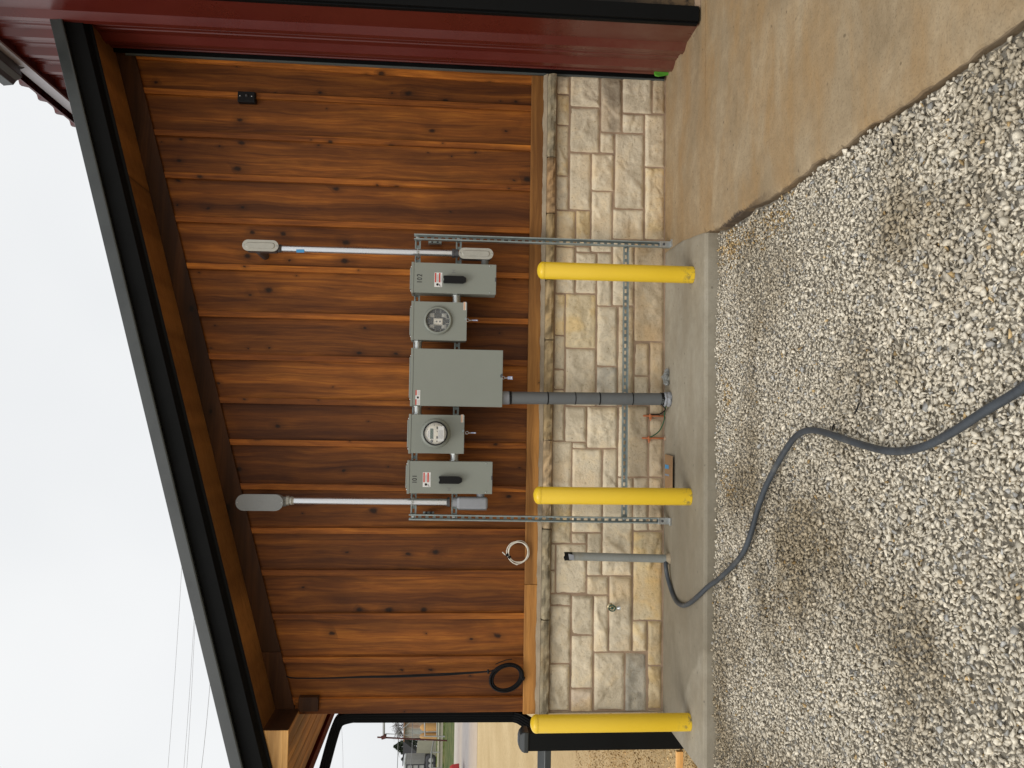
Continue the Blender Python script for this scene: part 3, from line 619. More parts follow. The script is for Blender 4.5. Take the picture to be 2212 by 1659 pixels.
# ------------------------------------------------------------------ strut rack
def channel(name, p0, p1, open_y, depth, parent, mat='galv_dull', slots=True):
    """slotted U channel from p0 to p1 (vertical or horizontal), open towards the camera; web with real slots at the back"""
    b = MB(); w = .0207; th = .0026; yb = open_y+depth
    vert = abs(p1[2]-p0[2]) > abs(p1[0]-p0[0])
    a0, a1 = (p0[2], p1[2]) if vert else (p0[0], p1[0]); c0, c1 = (p0[0], p1[0]) if vert else (p0[2], p1[2])
    lo, hi = min(a0, a1), max(a0, a1); cc = lambda a: c0+(c1-c0)*(a-a0)/(a1-a0)
    def put(l0, l1, o0, o1, y0, y1):
        n = max(1, int((l1-l0)/.4)) if not slots else 1
        A, B = cc(l0), cc(l1)
        if vert: b.hexa([(A+o0, y0, l0), (A+o1, y0, l0), (A+o1, y1, l0), (A+o0, y1, l0), (B+o0, y0, l1), (B+o1, y0, l1), (B+o1, y1, l1), (B+o0, y1, l1)])
        else: b.hexa([(l0, y0, A+o0), (l1, y0, B+o0), (l1, y1, B+o0), (l0, y1, A+o0), (l0, y0, A+o1), (l1, y0, B+o1), (l1, y1, B+o1), (l0, y1, A+o1)])
    for s in (-1, 1):
        a, c = (w-th, w) if s > 0 else (-w, -w+th); put(lo, hi, a, c, open_y, yb)
        a, c = (w-.009, w-th) if s > 0 else (-w+th, -w+.009); put(lo, hi, a, c, open_y, open_y+th)
        a, c = (.0075, w-th) if s > 0 else (-w+th, -.0075); put(lo, hi, a, c, yb-th, yb)
    q = lo
    while q < hi: put(q, min(hi, q+.022), -.0075, .0075, yb-th, yb); q += .0508
    return b.build(name, K[mat], parent)
RY = -.150; RB0 = -.109; RB1 = -.0885
RK = thing('strut_rack', 'galvanised slotted channel rack with two posts and three rails holding the grey electrical boxes', 'rack', (.35, -.13, 0))
rt_, rb_ = at(894.5, 510.6, Y=RY), at(1447, 528.3, Y=RY); lt_, lb_ = at(883, 1117.3, Y=RY), at(1447, 1125.5, Y=RY)
for t_, b_ in ((rt_, rb_), (lt_, lb_)):
    channel('post', (b_.x, 0, .012), (t_.x, 0, t_.z), RY, .041, RK)
    ft = MB(); ft.box(b_.x-.024, b_.x+.024, RY-.052, RY+.041, .001, .007); ft.box(b_.x-.024, b_.x+.024, RY-.0065, RY-.001, .007, .085); ft.box(b_.x-.027, b_.x+.027, RY-.058, RY-.052, .001, .017)
    ft.build('post_base', K['galv'], RK, bevel=.0015)
    bt = MB(); bt.lathe([(.010, 0), (.010, .006), (.006, .008)], (b_.x, RY-.0065, .055), (0, -1, 0), 8, False); bt.build('bolt', K['dark_cast'], RK)
rails = []
for (xa, xb) in ((902.8, 893), (991.2, 981), (1353.5, 1349)):
    za = at(xa, 520, Y=RB0).z; zb = at(xb, 1110, Y=RB0).z
    channel('rail', (lt_.x+.004, 0, zb), (rt_.x-.004, 0, za), RB0+.0005, .0205, RK); rails.append((za+zb)/2)
    for t_, zz_ in ((rt_, za), (lt_, zb)):
        xcur = t_.x-.003*(t_.z-zz_)
        bt = MB(); bt.lathe([(.011, 0), (.011, .0065), (.007, .009)], (xcur, RB0-.003, zz_), (0, -1, 0), 6, False); bt.lathe([(.016, 0), (.016, .0015)], (xcur, RB0-.001, zz_), (0, -1, 0), 16); bt.build('bolt', K['galv'], RK)
for k, (ya, yb_, xa_, xb_) in enumerate(((519.7, 529.4, 925.6, 953.8), (1104.8, 1110.6, 914, 937.8))):
    a, b2 = at(xa_, ya, Y=.03), at(xb_, yb_, Y=.03)
    br = thing('angle_bracket', ['galvanised two-hole bracket on the cedar behind the right rack post', 'galvanised bracket seen edge-on behind the left rack post'][k], 'bracket', (b2.x, .03, b2.z), 'small brackets fixed to the cedar wall')
    q = MB(); q.box(b2.x, a.x, .024, .029, b2.z, a.z); q.box(b2.x, b2.x+.004, -.02, .024, b2.z, a.z); q.build('plate', K['galv_dull'], br, bevel=.001)
    for f in (.3, .72):
        h = MB(); h.lathe([(.0, -.0005), (.0085, -.0005), (.0085, .001), (.0, .001)], ((a.x+b2.x)/2+.002, .0235, b2.z+(a.z-b2.z)*f), (0, -1, 0), 14); h.build('screw', K['dark_cast'], br)

# ------------------------------------------------------------------ the electrical boxes
BY0, BY1 = -.262, RB0-.0005
def rect(xa, xb, ya, yb, Y=BY0):
    a, b_ = at(xa, ya, Y=Y), at(xb, yb, Y=Y); return b_.x, a.x, b_.z, a.z          # x0 x1 z0 z1
def glyph(paths, x, z, w, h, Y, name, parent, r=.0027, mat='ink'):
    b = MB()
    for i, pth in enumerate(paths): b.tube([(x+u*w, Y-.0004*i, z+v*h) for u, v in pth], r, 6)
    for i, v in enumerate(b.v): b.v[i] = (v[0], Y-.0002+(v[1]-Y)*.18, v[2])
    return b.build(name, K[mat], parent)
ONE = [[(.5, 0), (.5, 1)]]; ZERO = [[(.5+.38*math.sin(t), .5+.46*math.cos(t)) for t in np.linspace(0, 2*PI+.2, 17)]]
TWO = [[(.15, .78), (.3, .97), (.6, 1), (.82, .82), (.75, .55), (.45, .25), (.12, .02), (.9, .06)]]
def enclosure(name, label, cat, R4, group, hub=True, lid_only=False, cutdisc=None):
    x0, x1, z0, z1 = R4; t = thing(name, label, cat, ((x0+x1)/2, BY1, z0), group)
    b = MB(); X0, X1, Z0_, Z1_ = x0+.002, x1-.002, z0+.002, z1-.018
    if cutdisc is None: b.box(X0, X1, BY0+.006, BY1, Z0_, Z1_)
    else:
        b.box(X0, X1, BY0+.062, BY1, Z0_, Z1_); b.box(X0, X0+.003, BY0+.006, BY0+.062, Z0_, Z1_); b.box(X1-.003, X1, BY0+.006, BY0+.062, Z0_, Z1_)
        b.box(X0+.003, X1-.003, BY0+.006, BY0+.062, Z0_, Z0_+.003); b.box(X0+.003, X1-.003, BY0+.006, BY0+.062, Z1_-.003, Z1_)
    b.build('box', K['enamel'], t, bevel=.002)
    h = MB(); h.box(x0-.003, x1+.003, BY0-.003, BY1, z1-.0175, z1); h.build('rain_hood', K['enamel'], t, bevel=.002)
    if cutdisc is None:
        l = MB(); l.box(x0, x1, BY0-.001, BY0+.0045, z0, z1-.0185); l.build('cover', K['enamel'], t, bevel=.002)
    if hub:
        w = (x1-x0)*.36; xc = (x0+x1)/2; q = MB(); q.box(xc-w, xc+w, BY0+.045, BY1-.02, z1+.0005, z1+.012); q.build('hub_plate', K['enamel'], t, bevel=.004)
        for s in (-1, 1):
            q = MB(); q.lathe([(.006, 0), (.006, .006), (.003, .008)], (xc+s*(w+.009), BY0+.06, z1), (0, 0, 1), 10); q.build('screw', K['galv'], t)
    return t
def disconnect(R4, label, digits, hx, lx, dx, stampz, stampx):
    x0, x1, z0, z1 = R4; t = enclosure('disconnect_box', label, 'switch box', R4, 'grey disconnect boxes at the two ends of the rack')
    Yf = BY0-.0015
    # handle
    a0, a1, c0, c1 = hx; xc = (a0+a1)/2; w = (a1-a0)/2*.96
    pl = MB(); pl.prism([(xc-w*1.0, Yf-.006, c0+.022), (xc-w*.5, Yf-.006, c0), (xc+w*.5, Yf-.006, c0), (xc+w*1.0, Yf-.006, c0+.022), (xc+w, Yf-.006, c1-.003), (xc+w*.55, Yf-.006, c1), (xc+w*.35, Yf-.006, c1-.006), (xc-w*.35, Yf-.006, c1-.006), (xc-w*.55, Yf-.006, c1), (xc-w, Yf-.006, c1-.003)], (0, -.030, 0))
    pl.build('switch_handle', K['plastic_black'], t, bevel=.004)
    bs = MB(); bs.lathe([(w*.8, 0), (w*.8, .006)], (xc, Yf, (c0+c1)/2), (0, -1, 0)); bs.build('handle_base', K['plastic_black'], t)
    # warning label
    a0, a1, c0, c1 = lx; lb = MB(); lb.box(a0, a1, Yf-.0008, Yf, c0, c1); L_ = lb.build('warning_label', K['white'], t)
    W = a1-a0; H = c1-c0; rd = MB(); rd.box(a0+W*.32, a0+W*.97, Yf-.0014, Yf-.0009, c1-.24*H, c1-.06*H); rd.build('red_bar', K['red_label'], L_); rd = MB(); rd.box(a0+W*.32, a0+W*.97, Yf-.0014, Yf-.0009, c0+.24*H, c0+.43*H); rd.build('red_bar', K['red_label'], L_)
    tx = MB()
    for q in range(4): tx.box(a0+W*.36, a0+W*(.9-.07*(q % 2)), Yf-.0012, Yf-.0009, c0+(.48+.065*q)*H, c0+(.505+.065*q)*H)
    for q in range(2): tx.box(a0+W*.36, a0+W*(.88-.1*q), Yf-.0012, Yf-.0009, c0+(.07+.075*q)*H, c0+(.095+.075*q)*H)
    tx.build('small_print', K['grey_ink'], L_)
    pg = MB(); pg.lathe([(.0, 0), (.009, .0002), (.009, .001), (.0, .001)], (a0+W*.17, Yf-.0008, c0+H*.6), (0, -1, 0), 14)
    pg.box(a0+W*.05, a0+W*.08, Yf-.0014, Yf-.0008, c0+H*.1, c0+H*.3); pg.box(a0+W*.06, a0+W*.2, Yf-.0014, Yf-.0008, c0+H*.28, c0+H*.36); pg.build('hazard_symbol', K['ink'], L_)
    # hand written number
    zt, zb = dx[0], dx[1]
    for (g, x) in zip(digits, dx[2]): glyph({'1': ONE, '0': ZERO, '2': TWO}[g], x-.009, zb, .018, zt-zb, Yf, 'written_digit', t)
    s = MB(); s.box(stampx-.010, stampx-.006, Yf-.0006, Yf, stampz-.012, stampz+.012); s.box(stampx+.006, stampx+.010, Yf-.0006, Yf, stampz-.012, stampz+.012); s.box(stampx-.006, stampx+.006, Yf-.0006, Yf, stampz-.002, stampz+.002)
    s.build('stamped_mark', K['alu_grey'], t)
    for sx in (x0+.012, x1-.012):
        q = MB(); q.lathe([(.0045, 0), (.004, .003), (.001, .004)], (sx, Yf, z0+.045), (0, -1, 0), 12); q.build('screw', K['galv'], t)
    q = MB(); q.box((x0+x1)/2-.014, (x0+x1)/2+.014, Yf-.004, Yf, z0+.0, z0+.008); q.build('latch', K['dark_cast'], t)
    return t
R102 = rect(889.3, 1071.2, 566.3, 636.6); R101 = rect(880, 1063, 995.5, 1067.3)
b1 = at(900, 600, Y=BY0); 
def hr(xa, xb, ya, yb): return rect(xa, xb, ya, yb)
dz = lambda xa, xb, y: (at(xa, y, Y=BY0).z, at(xb, y, Y=BY0).z)
z102 = dz(901, 911.5, 602); z101 = dz(890.6, 900.2, 1035)
D102 = disconnect(R102, 'tall narrow grey switch box marked 102, nearest the red building', '102', hr(957.6, 1006.7, 596.7, 614), hr(938.7, 955, 588.6, 620.2),
    (z102[0], z102[1], [at(906, y, Y=BY0).x for y in (609, 602.3, 594.8)]), at(980, 586, Y=BY0).z, at(980, 586, Y=BY0).x)
D101 = disconnect(R101, 'tall narrow grey switch box marked 101, at the open left end of the rack', '101', hr(947.9, 997.7, 1028, 1045), hr(913.7, 930, 1020, 1052),
    (z101[0], z101[1], [at(895, y, Y=BY0).x for y in (1041.4, 1035.6, 1028.7)]), at(970, 1057, Y=BY0).z, at(970, 1057, Y=BY0).x)

def disc_cover(t, x0, x1, z0, z1, xc, zc, r):
    """flat cover with a round hole"""
    b = MB(); n = 48; y0, y1 = BY0-.001, BY0+.0045
    ring = [(xc+r*math.cos(2*PI*k/n), zc+r*math.sin(2*PI*k/n)) for k in range(n)]
    def outp(a):
        dx, dz_ = math.cos(a), math.sin(a); t_ = 1e9
        if dx > 1e-6: t_ = min(t_, (x1-xc)/dx)
        if dx < -1e-6: t_ = min(t_, (x0-xc)/dx)
        if dz_ > 1e-6: t_ = min(t_, (z1-zc)/dz_)
        if dz_ < -1e-6: t_ = min(t_, (z0-zc)/dz_)
        return (xc+dx*t_, zc+dz_*t_)
    angs = sorted([2*PI*k/n for k in range(n)]+[math.atan2(a-zc, c_-xc) % (2*PI) for c_ in (x0, x1) for a in (z0, z1)]); m = len(angs)
    inn = [(xc+r*math.cos(a), zc+r*math.sin(a)) for a in angs]; out = [outp(a) for a in angs]
    for y in (y0, y1): b.add([(p[0], y, p[1]) for p in inn]+[(p[0], y, p[1]) for p in out], [(i, (i+1) % m, m+(i+1) % m, m+i) for i in range(m)])
    b.add([(p[0], y0, p[1]) for p in inn]+[(p[0], y1, p[1]) for p in inn], [(i, (i+1) % m, m+(i+1) % m, m+i) for i in range(m)])
    b.add([(p[0], y0, p[1]) for p in out]+[(p[0], y1, p[1]) for p in out], [(i, (i+1) % m, m+(i+1) % m, m+i) for i in range(m)])
    return b.build('cover', K['enamel'], t)
def seal_tag(label, px0, py0, px1, flat):
    a, b_ = at(px0, py0, Y=BY0-.006), at(px1, py0, Y=BY0-.006); L_ = a.z-b_.z
    t = thing('seal_tag', label, 'seal', (a.x, BY0-.006, a.z), 'lock seals hanging from the boxes')
    w = MB(); r = .010
    w.tube([(a.x+r*math.sin(q), BY0-.006, a.z-.004-r+r*math.cos(q)) for q in np.linspace(0, 2*PI, 15)], .0014, 6); w.tube([(a.x, BY0-.006, a.z-.004-2*r), (a.x+.002, BY0-.007, a.z-L_*.55)], .0013, 6)
    w.tube([(a.x-.004, BY0-.007, a.z-.002-2*r), (a.x-.003, BY0-.008, a.z-L_*.6)], .0011, 6); w.build('wire_loop', K['galv'], t)
    h = .012 if flat else .0045
    q = MB(); q.hexa([(a.x-h, BY0-.010, b_.z), (a.x+h, BY0-.011, b_.z+.002), (a.x+h, BY0-.005, b_.z+.002), (a.x-h, BY0-.004, b_.z), (a.x-h*.8, BY0-.010, a.z-L_*.55), (a.x+h*.8, BY0-.011, a.z-L_*.55), (a.x+h*.8, BY0-.005, a.z-L_*.55), (a.x-h*.8, BY0-.004, a.z-L_*.55)])
    bd_ = q.build('seal_body', K['seal'], t, bevel=.001)
    q = MB(); q.box(a.x-h*.5, a.x+h*.5, BY0-.0118, BY0-.0112, b_.z+.006, b_.z+.014); q.build('printed_patch', K['white'], bd_)
RS2 = rect(889, 1007.3, 650.6, 736.3); RS1 = rect(883.5, 1002, 895, 980.3)
def sticker(t, xa, xb, ya, yb):
    a = rect(xa, xb, ya, yb, BY0-.0015); s = MB(); s.box(a[0], a[1], BY0-.0022, BY0-.0014, a[2], a[3]); s_ = s.build('caution_sticker', K['white'], t)
    q = MB(); q.box(a[0]+.001, a[1]-.001, BY0-.0028, BY0-.0023, a[2]+.30*(a[3]-a[2]), a[3]-.001)
    q.build('sticker_band', K['orange_label'], s_)
# empty socket 102
T2 = enclosure('meter_socket', 'grey meter socket with an empty round glass window, no meter fitted', 'meter socket', RS2, 'grey meter sockets', cutdisc=1)
cc_ = at(946, 692.3, Y=BY0); xc, zc = cc_.x, cc_.z; RR = .086
disc_cover(T2, RS2[0], RS2[1], RS2[2], RS2[3]-.0185, xc, zc, RR)
b = MB(); b.lathe([(RR, .0), (RR+.012, .0), (RR+.014, .010), (RR+.006, .018), (RR-.002, .020), (RR-.004, .012), (RR-.001, -.01), (RR, .0)], (xc, BY0-.001, zc), (0, -1, 0), 48); b.build('socket_ring', K['enamel'], T2)
b = MB(); b.lathe([(0, 0), (RR-.001, .0005), (RR-.001, .04), (RR, .04), (RR+.004, -.001), (0, -.001)], (xc, BY0+.055, zc), (0, -1, 0), 40); b.build('socket_well', K['plastic_black'], T2)
for sx in (-1, 1):
    for sz in (-1, 1):
        b = MB(); ox, oz = xc+sx*.041, zc+sz*.043
        b.hexa([(ox-.016, BY0+.02, oz-.017), (ox+.016, BY0+.02, oz-.017), (ox+.016, BY0+.05, oz-.017), (ox-.016, BY0+.05, oz-.017), (ox-.012, BY0+.02, oz+.017), (ox+.012, BY0+.02, oz+.017), (ox+.012, BY0+.05, oz+.017), (ox-.012, BY0+.05, oz+.017)])
        b.box(ox-.010, ox+.010, BY0+.012, BY0+.02, oz-.006, oz+.008); b.build('jaw_clip', K['alu'], T2, bevel=.002)
b = MB(); b.box(xc-.023, xc+.013, BY0+.012, BY0+.05, zc-.030, zc+.026); b.box(xc-.030, xc+.02, BY0+.03, BY0+.052, zc-.034, zc+.032); b_ = b.build('terminal_block', K['face'], T2, bevel=.002)
for q in (-.014, .010):
    s = MB(); s.lathe([(.0065, 0), (.006, .003)], (xc-.006, BY0+.012, zc+q), (0, -1, 0), 12); s.build('screw', K['dark_cast'], b_)
for sx in (-1, 1):
    for sz in (-1, 1):
        b = MB(); b.box(xc+sx*.017-.0012, xc+sx*.017+.0012, BY0+.02, BY0+.03, zc+sz*.066-.012, zc+sz*.066+.012); b.build('well_rib', K['alu'], T2)
        b = MB(); b.box(xc+sx*.068-.012, xc+sx*.068+.012, BY0+.02, BY0+.03, zc+sz*.018-.0012, zc+sz*.018+.0012); b.build('well_rib', K['alu'], T2)
b = MB(); b.lathe([(0, 0), (RR-.004, 0), (RR-.004, .002), (0, .002)], (xc, BY0-.006, zc), (0, -1, 0), 40, False); b.build('glass_cover', K['glass'], T2)
sticker(T2, 1001.2, 1006.8, 652.3, 670)
q = MB(); q.box(at(1005, 688, Y=BY0).x-.012, at(1005, 688, Y=BY0).x+.008, BY0-.006, BY0-.0015, RS2[2], RS2[2]+.012); q.build('latch', K['galv_dull'], T2, bevel=.001)
seal_tag('slim seal hanging under the empty meter socket', 1006, 691.5, 1032.5, False)
# socket 101 with its meter
T1 = enclosure('meter_socket', 'grey meter socket behind the fitted round electric meter', 'meter socket', RS1, 'grey meter sockets')
cc_ = at(941, 936, Y=BY0); xc, zc = cc_.x+.0, cc_.z
b = MB(); b.lathe([(.0, .0), (.105, .0), (.103, .006), (.094, .014), (.088, .016), (0, .016)], (xc, BY0-.0012, zc), (0, -1, 0), 48); b.build('socket_ring', K['enamel'], T1)
sticker(T1, 995.8, 1000.9, 895.6, 912.6)
q = MB(); q.box(at(1000, 930, Y=BY0).x-.010, at(1000, 930, Y=BY0).x+.006, BY0-.006, BY0-.0015, RS1[2], RS1[2]+.014); q.build('latch', K['galv_dull'], T1, bevel=.001)
seal_tag('slim seal hanging under the socket that holds the meter', 1004.5, 934.8, 1028.4, False)
FY = BY0-.105; fc = at(941.7, 936.5, Y=FY); fx, fz_ = fc.x, fc.z
MT = thing('electric_meter', 'round glass electric meter with cream face and green display', 'meter', (xc, BY0-.018, zc))
b = MB(); ax = Vector((fx-xc, FY-(BY0-.018), fz_-zc))
b.lathe([(0, 0), (.084, 0), (.084, .02), (.080, .03), (0, .03)], (xc, BY0-.018, zc), (0, -1, 0), 48); b.build('meter_base', K['plastic_black'], MT)
b = MB(); b.lathe([(.080, .03), (.0835, .032), (.0835, .088), (.0815, .093), (.0755, .092), (.0755, .034), (.080, .03)], (xc, BY0-.018, zc), (0, -1, 0), 48); b.build('meter_rim', K['plastic_black'], MT)
FYp = BY0-.018-.083
b = MB(); b.lathe([(0, .035), (.0745, .035), (.0745, .083), (0, .083)], (xc, BY0-.018, zc), (0, -1, 0), 48); fcb = b.build('meter_face', K['face'], MT)
def onf(nm, mat, x0, x1, z0, z1, d=.001):
    q = MB(); q.box(xc+x0, xc+x1, FYp-d, FYp-.0001, zc+z0, zc+z1); return q.build(nm, K[mat], MT, bevel=0)
l_ = onf('display', 'lcd', -.038, .033, .014, .036, .0015)
q = MB(); q.box(xc-.041, xc+.036, FYp-.0008, FYp-.0001, zc+.011, zc+.039); q.build('display_frame', K['white'], l_)
onf('name_strip', 'white', -.031, .021, .0395, .0545)
q = MB()
for k in range(5): q.box(xc-.026+.009*k, xc-.021+.009*k, FYp-.0014, FYp-.001, zc+.044, zc+.050)
q.build('strip_print', K['grey_ink'], MT)
b = MB(); b.lathe([(.0, 0), (.0085, 0), (.0085, .004), (0, .004)], (xc-.056, FYp, zc+.025), (0, -1, 0), 20); b.box(xc-.051, xc-.044, FYp-.003, FYp, zc+.020, zc+.030); b.build('demand_knob', K['dark_cast'], MT)
for x_, z_, w_, h_ in ((.038, -.012, .008, .0055), (-.028, -.012, .008, .0055), (.014, -.012, .0035, .003), (-.054, -.011, .0035, .003), (.056, .0085, .0035, .002), (.026, .056, .002, .002), (-.03, .055, .002, .002)): onf('button', 'ink', x_-w_, x_+w_, z_-h_, z_+h_, .002)
st_ = onf('data_sticker', 'white', -.054, .05, -.058, -.0175)
q = MB()
for k in range(7): q.box(xc-.034-.002*(k % 3), xc+.022+.004*(k % 2), FYp-.0016, FYp-.0012, zc-.0235-.0045*k, zc-.0220-.0045*k)
q.build('sticker_print', K['grey_ink'], st_)
b = MB(); b.lathe([(.0775, .0885), (.0772, .092), (.07, .098), (.04, .100), (.0, .1005)], (xc, BY0-.018, zc), (0, -1, 0), 40); b.build('glass_dome', K['glass'], MT)

# main cabinet
RC = rect(888.3, 1084.8, 752.3, 879.6)
CB = enclosure('electrical_cabinet', 'widest grey electrical cabinet, plain door, on the middle of the rack above the thick pipe', 'cabinet', RC, None)
a = rect(897.8, 907.3, 842.6, 874.6, BY0-.0015); s = MB(); s.box(a[0], a[1], BY0-.0022, BY0-.0013, a[2], a[3]); s_ = s.build('warning_label', K['white'], CB)
W = a[1]-a[0]; H = a[3]-a[2]; q = MB(); q.box(a[0]+.0, a[0]+W*.38, BY0-.0028, BY0-.0023, a[3]-.25*H, a[3]); q.build('red_bar', K['red_label'], s_); q = MB(); q.box(a[0]+W*.64, a[1], BY0-.0028, BY0-.0023, a[3]-.25*H, a[3]); q.build('red_bar', K['red_label'], s_)
q = MB(); q.lathe([(0, 0), (.008, .0002), (.008, .001), (0, .001)], (a[0]+W*.5, BY0-.0022, a[2]+H*.5), (0, -1, 0), 12); q.build('hazard_symbol', K['ink'], s_)
for o_ in (.04, .66):
    q = MB()
    for k in range(3): q.box(a[0]+W*o_, a[0]+W*(o_+.3), BY0-.0026, BY0-.0023, a[2]+H*(.15+.17*k), a[2]+H*(.20+.17*k))
    q.build('small_print', K['grey_ink'], s_)
lx_ = at(1082, 812, Y=BY0).x; q = MB(); q.prism([(lx_-.016, BY0-.001, RC[2]), (lx_+.016, BY0-.001, RC[2]), (lx_+.013, BY0-.001, RC[2]+.012), (lx_, BY0-.001, RC[2]+.019), (lx_-.013, BY0-.001, RC[2]+.014)], (0, -.005, 0)); q.build('latch', K['dark_cast'], CB, bevel=.001)
seal_tag('broad flat seal hanging under the wide middle cabinet', 1083, 816, 1107.5, True)

# nipples between the boxes
def nipple(px, ya, yb, label):
    a, b_ = at(px, ya, Y=-.185), at(px, yb, Y=-.185); x1, x0, z = a.x, b_.x, (a.z+b_.z)/2; 
    t = thing('conduit_nipple', label, 'pipe fitting', (x0, -.185, z), 'short threaded nipples between neighbouring boxes')
    L_ = x1-x0; r = .0285
    m = MB(); m.lathe([(r, 0)]+[(r-.0018*(k % 2), L_*k/14) for k in range(1, 14)]+[(r, L_)], (x0, -.185, z), (1, 0, 0), 28); m.build('threaded_pipe', K['galv'], t)
    for o_ in (.001, L_-.008):
        m = MB(); m.lathe([(r+.007, 0), (r+.007, .007)], (x0+o_, -.185, z), (1, 0, 0), 8, False); m.build('locknut', K['galv'], t, bevel=.001)
def mids(A, B): return A
def nip(px, L_, R_, label):
    z = at(px, 700, Y=-.185).z
    x0, x1 = L_[1], R_[0]
    t = thing('conduit_nipple', label, 'pipe fitting', (x0, -.185, z), 'short threaded nipples between neighbouring boxes'); D = x1-x0; r = .0285
    m = MB(); m.lathe([(r, .001)]+[(r-.0018*(k % 2), D*k/14) for k in range(1, 14)]+[(r, D-.001)], (x0, -.185, z), (1, 0, 0), 28); m.build('threaded_pipe', K['galv'], t)
    for o_ in (.001, D-.008):
        m = MB(); m.lathe([(r+.007, 0), (r+.007, .007)], (x0+o_, -.185, z), (1, 0, 0), 8, False); m.build('locknut', K['galv'], t, bevel=.001)
nip(985, RS2, R102, 'threaded nipple joining box 102 and the empty meter socket')
nip(903.7, RC, RS2, 'threaded nipple joining the empty meter socket and the wide cabinet')
nip(906, RS1, RC, 'threaded nipple joining the wide cabinet and the metered socket')
nip(987, R101, RS1, 'threaded nipple joining the metered socket and box 101')

# conduits with their elbows
def stadium(xc, z0, z1, hw, n=12):
    pts = []
    for k in range(n+1): a = PI*k/n; pts.append((xc+hw*math.cos(a), z1-hw+hw*math.sin(a)))
    for k in range(n+1): a = PI+PI*k/n; pts.append((xc+hw*math.cos(a), z0+hw+hw*math.sin(a)))
    return pts
CYc = -.19
def coupling(t, x, z, dx, n=3):
    m = MB(); m.lathe([(.026, 0), (.026, .010), (.029, .012), (.029, .024), (.026, .026), (.026, .034)], (x, CYc, z), (dx, 0, 1), 24); m.lathe([(.033, .034), (.033, .052), (.028, .055)], (x, CYc, z), (dx, 0, 1), 8, False); return m
# right run
CR = thing('conduit', 'zinc conduit running up to a ribbed pale cover plate, right end beside box 102', 'conduit', (at(977, 546, Y=CYc).x, CYc, 1.5), 'vertical steel conduits at the rack ends')
pa, pb = at(606, 537, Y=CYc), at(977, 547.2, Y=CYc)
m = MB(); m.tube([pb, pa], .0235, 24); cpipe = m.build('pipe', K['emt'], CR)
q = MB(); d = at(640, 540, Y=CYc-.0235); e = at(657, 540, Y=CYc-.0235)
q.tube([(e.x, CYc, e.z), (d.x, CYc, d.z)], .0239, 20, False)
q.v = [v for v in q.v]; q2 = MB()
for k in range(6):
    a0, a1 = -2.35+.16*k, -2.35+.16*(k+1)
    q2.add([(e.x+.0242*math.cos(a0), CYc+.0242*math.sin(a0), e.z), (e.x+.0242*math.cos(a1), CYc+.0242*math.sin(a1), e.z), (d.x+.0242*math.cos(a1), CYc+.0242*math.sin(a1), d.z), (d.x+.0242*math.cos(a0), CYc+.0242*math.sin(a0), d.z)], [(0, 1, 2, 3)])
q2.build('blue_print', K['tag_blue'], cpipe)
def elbow_body(t, xa, xb, ya, yb, covermat, panel=True, hub=None, back=False, side=None, bodymat='dark_cast', tilt=0):
    Yf = -.247; a = rect(xa, xb, ya, yb, Yf); xc_ = (a[0]+a[1])/2; hw = (a[1]-a[0])/2
    bo = MB(); pts = stadium(xc_, a[2]+.004, a[3]-.004, hw*.9); bo.prism([(x, Yf+.004, z) for x, z in pts], (0, .085, 0), True); body = bo.build('elbow_body', K[bodymat], t, bevel=.004)
    cv = MB(); pts = stadium(xc_, a[2], a[3], hw); cv.prism([(x, Yf-.001, z) for x, z in pts], (0, .004, 0), False)
    cover = cv.build('cover_plate', K[covermat], t, bevel=.0015)
    if panel:
        n = 14; o_ = stadium(xc_, a[2]+.024, a[3]-.024, hw*.56, n); i_ = stadium(xc_, a[2]+.029, a[3]-.029, hw*.56-.005, n); pm = MB(); mm = len(o_)
        pm.add([(x, Yf-.001, z) for x, z in o_]+[(x, Yf-.006, z) for x, z in i_], [(k, (k+1) % mm, mm+(k+1) % mm, mm+k) for k in range(mm)]+[tuple(range(mm, 2*mm))]); pm.build('raised_panel', K[covermat], cover)
    else:
        pm = MB(); pm.box(xc_-.012, xc_+.012, Yf-.0018, Yf-.001, (a[2]+a[3])/2-.02, (a[2]+a[3])/2+.02); pm.build('cast_mark', K['alu_grey'], cover, bevel=.003)
    for z in (a[2]+.011, a[3]-.011):
        s = MB(); s.lathe([(.0045, 0), (.0045, .002), (.002, .003)], (xc_, Yf-.001, z), (0, -1, 0), 12); s.build('screw', K['galv'], cover)
    return a, xc_, hw
a, xc_, hw = elbow_body(CR, 523.5, 601.2, 516.9, 543.7, 'alu')
m = MB(); m.lathe([(.030, 0), (.030, .22)], (xc_-.012, -.17, (a[2]+a[3])/2+.03), (0, 1, 0), 24); m.build('wall_hub', K['dark_cast'], CR)
m = coupling(CR, pa.x, pa.z-.012, .03); m.build('coupling', K['dark_cast'], CR)
m = MB(); m.lathe([(.031, 0), (.033, .03)], (pa.x, CYc, pa.z+.028), (0, 0, 1), 20); m.build('elbow_neck', K['dark_cast'], CR)
a, xc_, hw = elbow_body(CR, 991, 1065.4, 534.6, 560.7, 'alu')
zh = at(1047.5, 563, Y=CYc).z; m = MB(); m.lathe([(.031, 0), (.031, .02), (.027, .021), (.027, .04)], (xc_-hw*.5, -.188, zh), (-1, 0, 0), 24)
m2 = MB(); m2.lathe([(.026, 0), (.026, max(.01, xc_-hw*.5-R102[1]))], (R102[1]+.0005, -.188, zh), (1, 0, 0), 24); m2.build('side_hub', K['alu_grey'], CR)
m = MB(); m.lathe([(.030, 0), (.030, .012), (.033, .013), (.033, .03)], (pb.x, CYc, pb.z-.028), (0, 0, 1), 8, False); m.build('coupling', K['dark_cast'], CR)
m = MB(); m.lathe([(.030, 0), (.030, .016)], (pb.x, CYc, pb.z-.044), (0, 0, 1), 20); m.build('elbow_neck', K['dark_cast'], CR)
